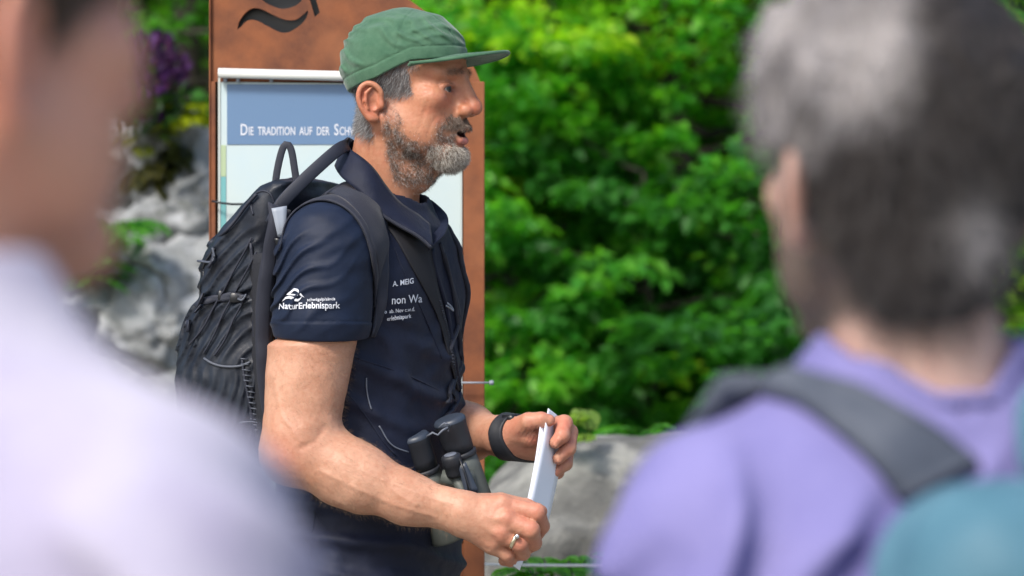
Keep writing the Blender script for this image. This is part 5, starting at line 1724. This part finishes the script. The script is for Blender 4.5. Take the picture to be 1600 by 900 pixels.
# purple flowers
g = np.random.default_rng(55)
fl = empty('flowering_plant', tuple(gz(236, 160, 12.2)), 'purple flowering plant behind the cheek of the person at the left', 'plant')
b = gz(236, 165, 12.2); n_ = 420
pos = b + unit(g.normal(size=(n_, 3))) * (g.random((n_, 1)) ** .4) * [.115, .11, .13] + [0, 0, .09]
ax_ = unit(pos - b + .4 * g.normal(size=(n_, 3)) * .1); nr = unit(g.normal(size=(n_, 3))); nr = unit(nr - ax_ * (nr * ax_).sum(1)[:, None])
V, Q, T = leaves_vf(pos, ax_, nr, .036 * g.uniform(.7, 1.3, n_), .014 * g.uniform(.7, 1.3, n_))
cc = np.array([.035, .012, .065]) + np.array([.09, .03, .15]) * g.random((n_, 1))
wpart('blossom', poly_mesh('blossom', V, Q, T, np.repeat(cc, 7, 0)), MAT['leaf'], fl)
pos = b + g.normal(size=(200, 3)) * [.07, .06, .035] - [0, 0, .0]
ax_ = unit(g.normal(size=(200, 3)) + [0, 0, .5]); nr = unit(g.normal(size=(200, 3))); nr = unit(nr - ax_ * (nr * ax_).sum(1)[:, None])
V, Q, T = leaves_vf(pos, ax_, nr, .05 * g.uniform(.7, 1.3, 200), .014 * g.uniform(.7, 1.3, 200))
wpart('foliage', poly_mesh('foliage', V, Q, T, np.tile([.03, .08, .02], (len(V), 1))), MAT['leaf'], fl)
# ------------------------------------------------------------------ the two listeners in front (seen from behind)
MAT['lilac'] = two('lilac_jersey', (.150, .140, .330), (.195, .18, .385), 7, rough=.85, bump=[(600, .3, .001)])
MAT['pale_shirt'] = two('pale_lilac_shirt', (.34, .315, .43), (.46, .44, .53), 6, rough=.85, bump=[(600, .3, .001)])
MAT['teal_pack'] = two('teal_pack_cloth', (.060, .150, .205), (.085, .19, .25), 9, rough=.6, bump=[(300, .3, .001), (20, .5, .01)])
MAT['grey_strap'] = two('grey_strap', (.055, .066, .092), (.08, .092, .12), 30, rough=.8)
MAT['denim'] = two('denim', (.03, .05, .10), (.05, .08, .15), 30, rough=.9)
MAT['shoe'] = mat('shoe', (.05, .05, .055), rough=.6)

def tone_hair(name, a, b, rough=.5):
    m = bpy.data.materials.new(name); nt, bs = nodes(m)
    at = nt.nodes.new('ShaderNodeAttribute'); at.attribute_name = 'tone'
    hi_ = nt.nodes.new('ShaderNodeHairInfo')
    ad = nt.nodes.new('ShaderNodeMath'); ad.operation = 'MULTIPLY_ADD'; ad.inputs[1].default_value = .3; 
    nt.links.new(hi_.outputs['Random'], ad.inputs[0]); nt.links.new(at.outputs['Fac'], ad.inputs[2])
    cr = nt.nodes.new('ShaderNodeValToRGB'); cr.color_ramp.elements[0].position = .15; cr.color_ramp.elements[1].position = 1.1 if False else 1.0
    cr.color_ramp.elements[0].color = (*a, 1); cr.color_ramp.elements[1].color = (*b, 1)
    nt.links.new(ad.outputs[0], cr.inputs[0]); nt.links.new(cr.outputs[0], bs.inputs['Base Color'])
    bs.inputs['Roughness'].default_value = rough
    return m

def listener(label, ho, hf, to, tf, zn, shirt, pants, hair_fn, hair_len, hair_m, beard=False, shw=1.0, drop=0.0, elb=.225, seed=1, skin=((.46, .24, .16), (.52, .17, .12)), sleeve=.62):
    r = empty('person', (to[0], to[1], 0), label, 'person')
    hl, hw, hR = frame(ho, hf)
    tl, tw, tR = frame((to[0], to[1], 0), tf)
    nk_o = tl(hw(np.array([[-.035, 0, -.08]])))[0]
    def torso(q, off):
        z = q[:, 2] - zn
        a = np.interp(z, [-.66, -.55, -.40, -.22, -.12, -.06, -.02, .03], [.115, .122, .118, .125, .115, .085, .065, .055]) + off
        b = np.interp(z, [-.66, -.55, -.40, -.22, -.12, -.06, -.02, .03], [.165, .170, .155, .165, .160, .120, .080, .058]) + off
        k = (np.abs(q[:, 0] / a) ** 2.3 + np.abs(q[:, 1] / b) ** 2.3) ** (1 / 2.3)
        d = (k - 1) * np.minimum(a, b) * .9
        d = np.maximum(d, z - .01); d = np.maximum(d, -.66 - z)
        for s in (-1, 1):
            d = smin(d, s_cap(q, (0, s * .03, zn - .045), (-.005, s * .165 * shw, zn - .085 - .012 * (shw < 1) - drop), .046 + off, .052 + off), .05)
        return d
    def arm(q, s, off, l0=0, l1=1):
        A = np.array([-.005, s * .178 * shw, zn - .09 - .012 * (shw < 1) - drop]); Bp = np.array([-.03, s * elb, zn - .36]); Cp = np.array([.03, s * .235, zn - .60])
        d = s_cap(q, A, A + (Bp - A) * l1, .050 + off, .050 + (.040 - .050) * l1 + off)
        if l1 >= 1: d = smin(d, s_cap(q, Bp, Cp, .041 + off, .027 + off), .02)
        return d
    def handg(q, s):
        W = np.array([.03, s * .235, zn - .60]); o = np.array([.012, 0, -.085])
        K = [W + o + np.array([dx, 0, dz]) for dx, dz in ((.034, .004), (.012, 0), (-.010, .002), (-.028, .010))]
        F = []
        for k_, (L, r_) in zip(K, ((.070, .0085), (.078, .0088), (.072, .0082), (.056, .0072))):
            F.append(([k_, k_ + [.003, -s * .010, -L * .5], k_ + [.004, -s * .024, -L * .78], k_ + [.002, -s * .036, -L * .95]], [r_ * 1.1, r_, r_ * .92, r_ * .8]))
        T = ([W + [.020, 0, -.02], W + [.046, -s * .012, -.055], W + [.052, -s * .02, -.085], W + [.050, -s * .026, -.108]], [.016, .0115, .010, .008])
        return hand(q, W, .025, K, [.0115, .0115, .011, .010], F, T, .012)
    def legs(q, off, z1):
        d = None
        for s in (-1, 1):
            e = s_cap(q, (0, s * .080, zn - .62), (.01, s * .09, zn * .5 - .22), .078 + off, .056 + off)
            e = smin(e, s_cap(q, (.01, s * .09, zn * .5 - .22), (-.015, s * .09, z1), .055 + off, .040 + off), .02)
            d = e if d is None else smin(d, e, .02)
        return d
    def bodyA(p):
        q = hl(p)
        d = head_sdf(q, mouth=.1)
        n = s_cap(p, hw(np.array([-.028, 0, -.05])), tw(np.array([-.01, 0, zn - .05])), .054, .060)
        return smin(d, n, .025)
    def bodyB(p):
        q = tl(p)
        d = torso(q, -.012)
        for s in (-1, 1):
            d = smin(d, arm(q, s, -.002), .03); d = smin(d, handg(q, s), .012)
        d = smin(d, legs(q, -.012, .10), .03)
        for s in (-1, 1): d = smin(d, s_cap(q, (-.02, s * .09, .05), (.11, s * .10, .035), .032, .024), .02)
        return d
    h = np.asarray(ho)
    tc_ = np.array([to[0], to[1], 0])
    VA, FA = mesh_sdf(bodyA, h - [.17, .17, .24], h + [.17, .17, .16], .0034)
    VB, FB = mesh_sdf(bodyB, tc_ - [.34, .34, 0], tc_ + [.34, .34, zn + .02], .009)
    qa = hl(VA)
    ca = skin_colour(qa, *skin)
    sm_ = hair_fn(qa)[0]
    ca = lerp_c(ca, sm_ * .9, (.08, .06, .05))
    lip = np.exp(-((((qa[:, 0] - .097) / .018) ** 2 + (qa[:, 1] / .023) ** 2 + ((qa[:, 2] + .083) / .012) ** 2) ** 2))
    ca = lerp_c(ca, lip, (.50, .17, .15))
    V, F = join((VA, FA), (VB, FB))
    wpart('body', raw_mesh('body', V, F, col=np.concatenate([ca, np.tile(skin[0], (len(VB), 1))])), MAT['skin_far'], r)
    make_eyes(r, hw, (1, 0, 0))
    # shirt
    def shirt_f(p):
        q = tl(p)
        d = torso(q, .006)
        for s in (-1, 1): 
            d = smin(d, arm(q, s, .012, 0, sleeve), .035)
        w = fbm(p, 5, 2, seed)
        d = d - .014 * ridge((p[:, 2] * .7 + q[:, 1] * .9) / .10 + 1.2 * w, 1.8) * sm(zn - .03, zn - .12, p[:, 2]) - .006 * ridge((p[:, 2] * 1.0 + .6 * np.abs(q[:, 1])) / .07 + 1.5 * w) * sm(zn - .08, zn - .2, p[:, 2]) - .004 * fbm(p, 9, 2, seed + 2)
        n = s_cap(p, hw(np.array([-.028, 0, -.05])), tw(np.array([-.01, 0, zn - .05])), .060, .064)
        d = smax(d, -n, .008)
        return d
    VS, FS = mesh_sdf(shirt_f, tc_ - [.34, .34, -(zn - .70)], tc_ + [.34, .34, zn + .06], .0065)
    wpart('shirt', raw_mesh('shirt', VS, FS), MAT[shirt], r)
    def pants_f(p):
        q = tl(p)
        d = smin(legs(q, .012, .07), s_ell(q, (0, 0, zn - .60), (.112, .158, .10)), .04) - .004 * fbm(p, 9, 2, 5)
        return smax(smax(d, .07 - p[:, 2], .01), p[:, 2] - (zn - .56), .01)
    VT, FT = mesh_sdf(pants_f, tc_ - [.3, .3, 0], tc_ + [.3, .3, zn - .5], .010)
    wpart('trousers', raw_mesh('trousers', VT, FT), MAT[pants], r)
    for s in (-1, 1):
        def shoe(p):
            q = tl(p)
            d = smin(s_cap(q, (-.03, s * .09, .045), (.13, s * .10, .035), .042, .034), s_cap(q, (-.02, s * .09, .05), (-.02, s * .09, .09), .044, .044), .03)
            return smax(d, .003 - q[:, 2], .006)
        c = tw(np.array([.04, s * .09, .05])); VK, FK = mesh_sdf(shoe, c - [.2, .2, .07], c + [.2, .2, .12], .008)
        wpart('shoe', raw_mesh('shoe', VK, FK), MAT['shoe'], r)
    # hair: a shaped mass and strands on it
    def hair_sdf(p): return hair_fn(hl(p))[1]
    VH, FH = mesh_sdf(hair_sdf, h - [.19, .19, .20], h + [.19, .19, .20], .0042)
    qh = hl(VH); tone = hair_fn(qh)[2]
    c0, c1 = np.array(hair_m['a']), np.array(hair_m['b'])
    hm = mat('hair_mass', (0.1, 0.1, 0.1), rough=.7, attr=True)
    wpart('hair', raw_mesh('hair', VH, FH, col=c0 + (c1 - c0) * np.clip(tone, 0, 1)[:, None]), hm, r)
    gg = np.random.default_rng(seed)
    n = 9000
    pt, nr = scatter(VH, FH, np.ones(len(VH)), n, gg)
    qp = hl(pt)
    fall = np.stack([qp[:, 0] * 0 - .25, qp[:, 1] * 2, -1 + 0 * qp[:, 0]], -1)
    d = unit(nr * .35 + unit(fall) @ hR + .22 * gg.normal(size=(n, 3)))
    o = hair('hair_strands', hair_m, r, pt - nr * .003, d, gg.uniform(.5, 1.2, n) * hair_len, .00028, 6, .10, (0, 0, -.05), seed)
    ta = o.data.attributes.new('tone', 'FLOAT', 'CURVE')
    ta.data.foreach_set('value', hair_fn(qp)[2].astype(np.float32))
    return r, tl, tw, hl, hw, (VS, FS)

def hair_right(q):
    x, y, z = q[:, 0], q[:, 1], q[:, 2]
    n = fbm(q, 26, 3, 5)
    face = sm(.02, .04, x + .35 * (z - .0) + .004 * n)
    scalp = np.clip((1 - face) * sm(-.115, -.095, z + .25 * (x + .08)) * (1 - np.exp(-(((x + .034) / .026) ** 4 + ((z + .036) / .045) ** 4)) * (np.abs(y) > .07)), 0, 1)
    d = s_ell(q, (-.012, 0, .036), (.112, .098, .098))
    d = smin(d, s_ell(q, (-.052, 0, -.03), (.060, .070, .075)), .03)
    d = smin(d, s_ell(q, (.045, 0, .085), (.050, .070, .032)), .03)
    d = d - .007 * fbm(q * [1, 1, .5], 22, 3, 6) - .004 * ridge(q[:, 1] * 28 + q[:, 0] * 14 + 1.2 * n)
    cutp = (x - .030) * .80 + (-(z - .045)) * .55
    d = smax(d, cutp, .02)                                 # face free
    ear = s_ell(np.stack([x, np.abs(y), z], -1), (-.014, .095, -.045), (.026, .035, .034))
    d = smax(d, -ear, .012)
    d = smin(d, s_ell(q, (-.062, 0, -.080), (.034, .044, .055)), .03)
    d = smax(d, -.132 - z - .15 * x, .01)
    # grey where the light hair grows: top and the left side; dark brown low at the back
    t = .06 + 7.0 * (z - .055) + 8.0 * (y - .03) + .8 * fbm(q, 17, 3, 12)
    t = np.maximum(t, .75 * np.exp(-((z + .055) ** 2 + (y + .02) ** 2) / .022 ** 2))
    t = np.where(z < -.04, t + .5 * sm(-.06, -.02, -z - .0) * 0, t)
    return scalp, d, np.clip(t, 0, 1)
def hair_left(q):
    x, y, z = q[:, 0], q[:, 1], q[:, 2]
    n = fbm(q, 26, 3, 15)
    d = s_ell(q, (-.018, 0, .042), (.108, .088, .092))
    d = smin(d, s_ell(q, (-.065, 0, -.02), (.050, .066, .07)), .03)
    d = d - .005 * fbm(q * [1, 1, .5], 20, 3, 16)
    d = smax(d, x - .068 - .25 * (z - .0), .012)
    d = np.where(x > -.045, smax(d, -.038 - z + .25 * np.maximum(-.01 - x, 0), .008), d)
    ear = s_ell(np.stack([x, np.abs(y), z], -1), (-.030, .095, -.040), (.030, .035, .038))
    d = smax(d, -ear, .012)
    scalp = (d < .004).astype(float)
    return scalp, d, np.clip(.35 + .6 * n, 0, 1)

HM_R = tone_hair('grey_brown_hair', (.022, .016, .014), (.36, .34, .35)); HM_R['a'] = (.014, .010, .009); HM_R['b'] = (.25, .23, .225)
HM_L = tone_hair('brown_hair', (.03, .018, .012), (.10, .06, .035)); HM_L['a'] = (.02, .012, .008); HM_L['b'] = (.03, .018, .012)

HOr = P(1385, 240, 2.70)
R_, rtl, rtw, rhl, rhw, RS = listener('grey haired person seen from behind at the right, in a purple T-shirt', HOr, (-.32, .947), (.292, 2.70), (-.28, .96), 1.352, 'lilac', 'denim', hair_right, .028, HM_R, seed=3, shw=.92, drop=.020, elb=.25, skin=((.56, .36, .29), (.58, .26, .20)))
HOl = P(-78, -5, 1.85)
L_, ltl, ltw, lhl, lhw, LSH = listener('blurred person in a pale lilac shirt at the left edge, facing the man', HOl, (.64, .768), (-.300, 1.83), (.5, .866), 1.400, 'pale_shirt', 'denim', hair_left, .02, HM_L, seed=4, shw=.82, drop=.018, elb=.30, skin=((.56, .27, .18), (.58, .20, .15)))

# pale stripes woven into the left shirt: collar and yoke seams
B_l = bvh_of(LSH); B_r = bvh_of(RS)
def nkline(tlw, tww, hww, zn, r0, bvh):
    pts = []
    for a in np.linspace(0, 2 * math.pi, 28, endpoint=False):
        q = tww(np.array([-.012 + .066 * math.cos(a), .068 * math.sin(a), zn - .012 - .018 * math.cos(a)]))
        n = bvh.find_nearest(Vector(q)); pts.append(np.array(n[0] + n[1] * .001))
    return tube(pts, r0, 8, closed=True)
wpart('neckband', raw_mesh('neckband', *nkline(ltl, ltw, lhw, 1.400, .006, B_l)), MAT['pale_shirt'], L_)
wpart('neckband', raw_mesh('neckband', *nkline(rtl, rtw, rhw, 1.352, .006, B_r)), MAT['lilac'], R_)

# backpack of the right person
rp_ = empty('backpack', rtw(np.array([-.21, -.03, .95])), 'teal backpack with a wide grey shoulder strap worn over the purple T-shirt', 'backpack')
def rpack(p):
    q = rtl(p) - np.array([-.205, -.035, 0])
    b = np.abs(np.stack([q[:, 0], q[:, 1], q[:, 2] - 1.005], -1)) - np.array([.085, .150, .27]) + .07
    d = np.sqrt((np.maximum(b, 0) ** 2).sum(1)) + np.minimum(b.max(1), 0) - .07
    d = smin(d, s_ell(q, (-.07, 0, .93), (.05, .11, .13)), .03)
    return d - .006 * fbm(p, 9, 3, 7)
c = rtw(np.array([-.205, -.035, 1.02]))
VP, FP = mesh_sdf(rpack, c - [.24, .24, .30], c + [.24, .24, .30], .0075)
wpart('pack_body', raw_mesh('pack_body', VP, FP), MAT['teal_pack'], rp_)
B_rp = bvh_of((VP, FP), RS)
wpart('shoulder_strap', raw_mesh('shoulder_strap', *patch([(1196, 624), (1246, 638), (1300, 676), (1360, 730), (1402, 786)], [(1256, 590), (1330, 606), (1400, 640), (1470, 686), (1532, 738)], 34, 7, B_rp, .002, .010, .004)), MAT['grey_strap'], rp_)
wpart('shoulder_strap', raw_mesh('shoulder_strap', *free_ribbon([(0, 0, 0), (1, 0, 0), (2, 0, 0)], [(0, 1, 0), (1, 1, 0), (2, 1, 0)], 3, 2)) if False else raw_mesh('shoulder_strap', *tube([rtw(np.array(a)) for a in ((-.12, -.06, 1.22), (-.125, -.085, 1.30), (-.07, -.115, 1.338), (0, -.125, 1.335), (.07, -.125, 1.30), (.125, -.13, 1.22), (.135, -.14, 1.10), (.09, -.16, .98))], 1.0, 10, flat=(.030, .007), up=[rtw(np.array(a)) - rtw(np.zeros(3)) for a in ((-1, 0, .2), (-1, 0, .6), (-.5, 0, 1), (0, 0, 1), (.5, 0, 1), (1, 0, .3), (1, 0, 0), (1, -.2, -.3))])), MAT['grey_strap'], rp_)
wpart('shoulder_strap', raw_mesh('shoulder_strap', *tube([rtw(np.array(a)) for a in ((0, .125, 1.335), (.07, .125, 1.30), (.130, .12, 1.22), (.140, .13, 1.10), (.09, .16, .98))], 1.0, 10, flat=(.030, .007), up=[rtw(np.array(a)) - rtw(np.zeros(3)) for a in ((0, 0, 1), (.5, 0, 1), (1, 0, .3), (1, 0, 0), (1, .2, -.3))])), MAT['grey_strap'], rp_)
gl = [rtw(np.array(a)) for a in ((-.14, -.02, 1.275), (-.135, -.02, 1.32), (-.130, -.045, 1.335), (-.135, -.07, 1.32), (-.14, -.07, 1.275))]
wpart('grab_handle', raw_mesh('grab_handle', *tube(spline(gl, 5), 1.0, 8, flat=(.010, .004), up=rtw(np.array([-1., 0, 0])) - rtw(np.zeros(3)))), MAT['teal_pack'], rp_)
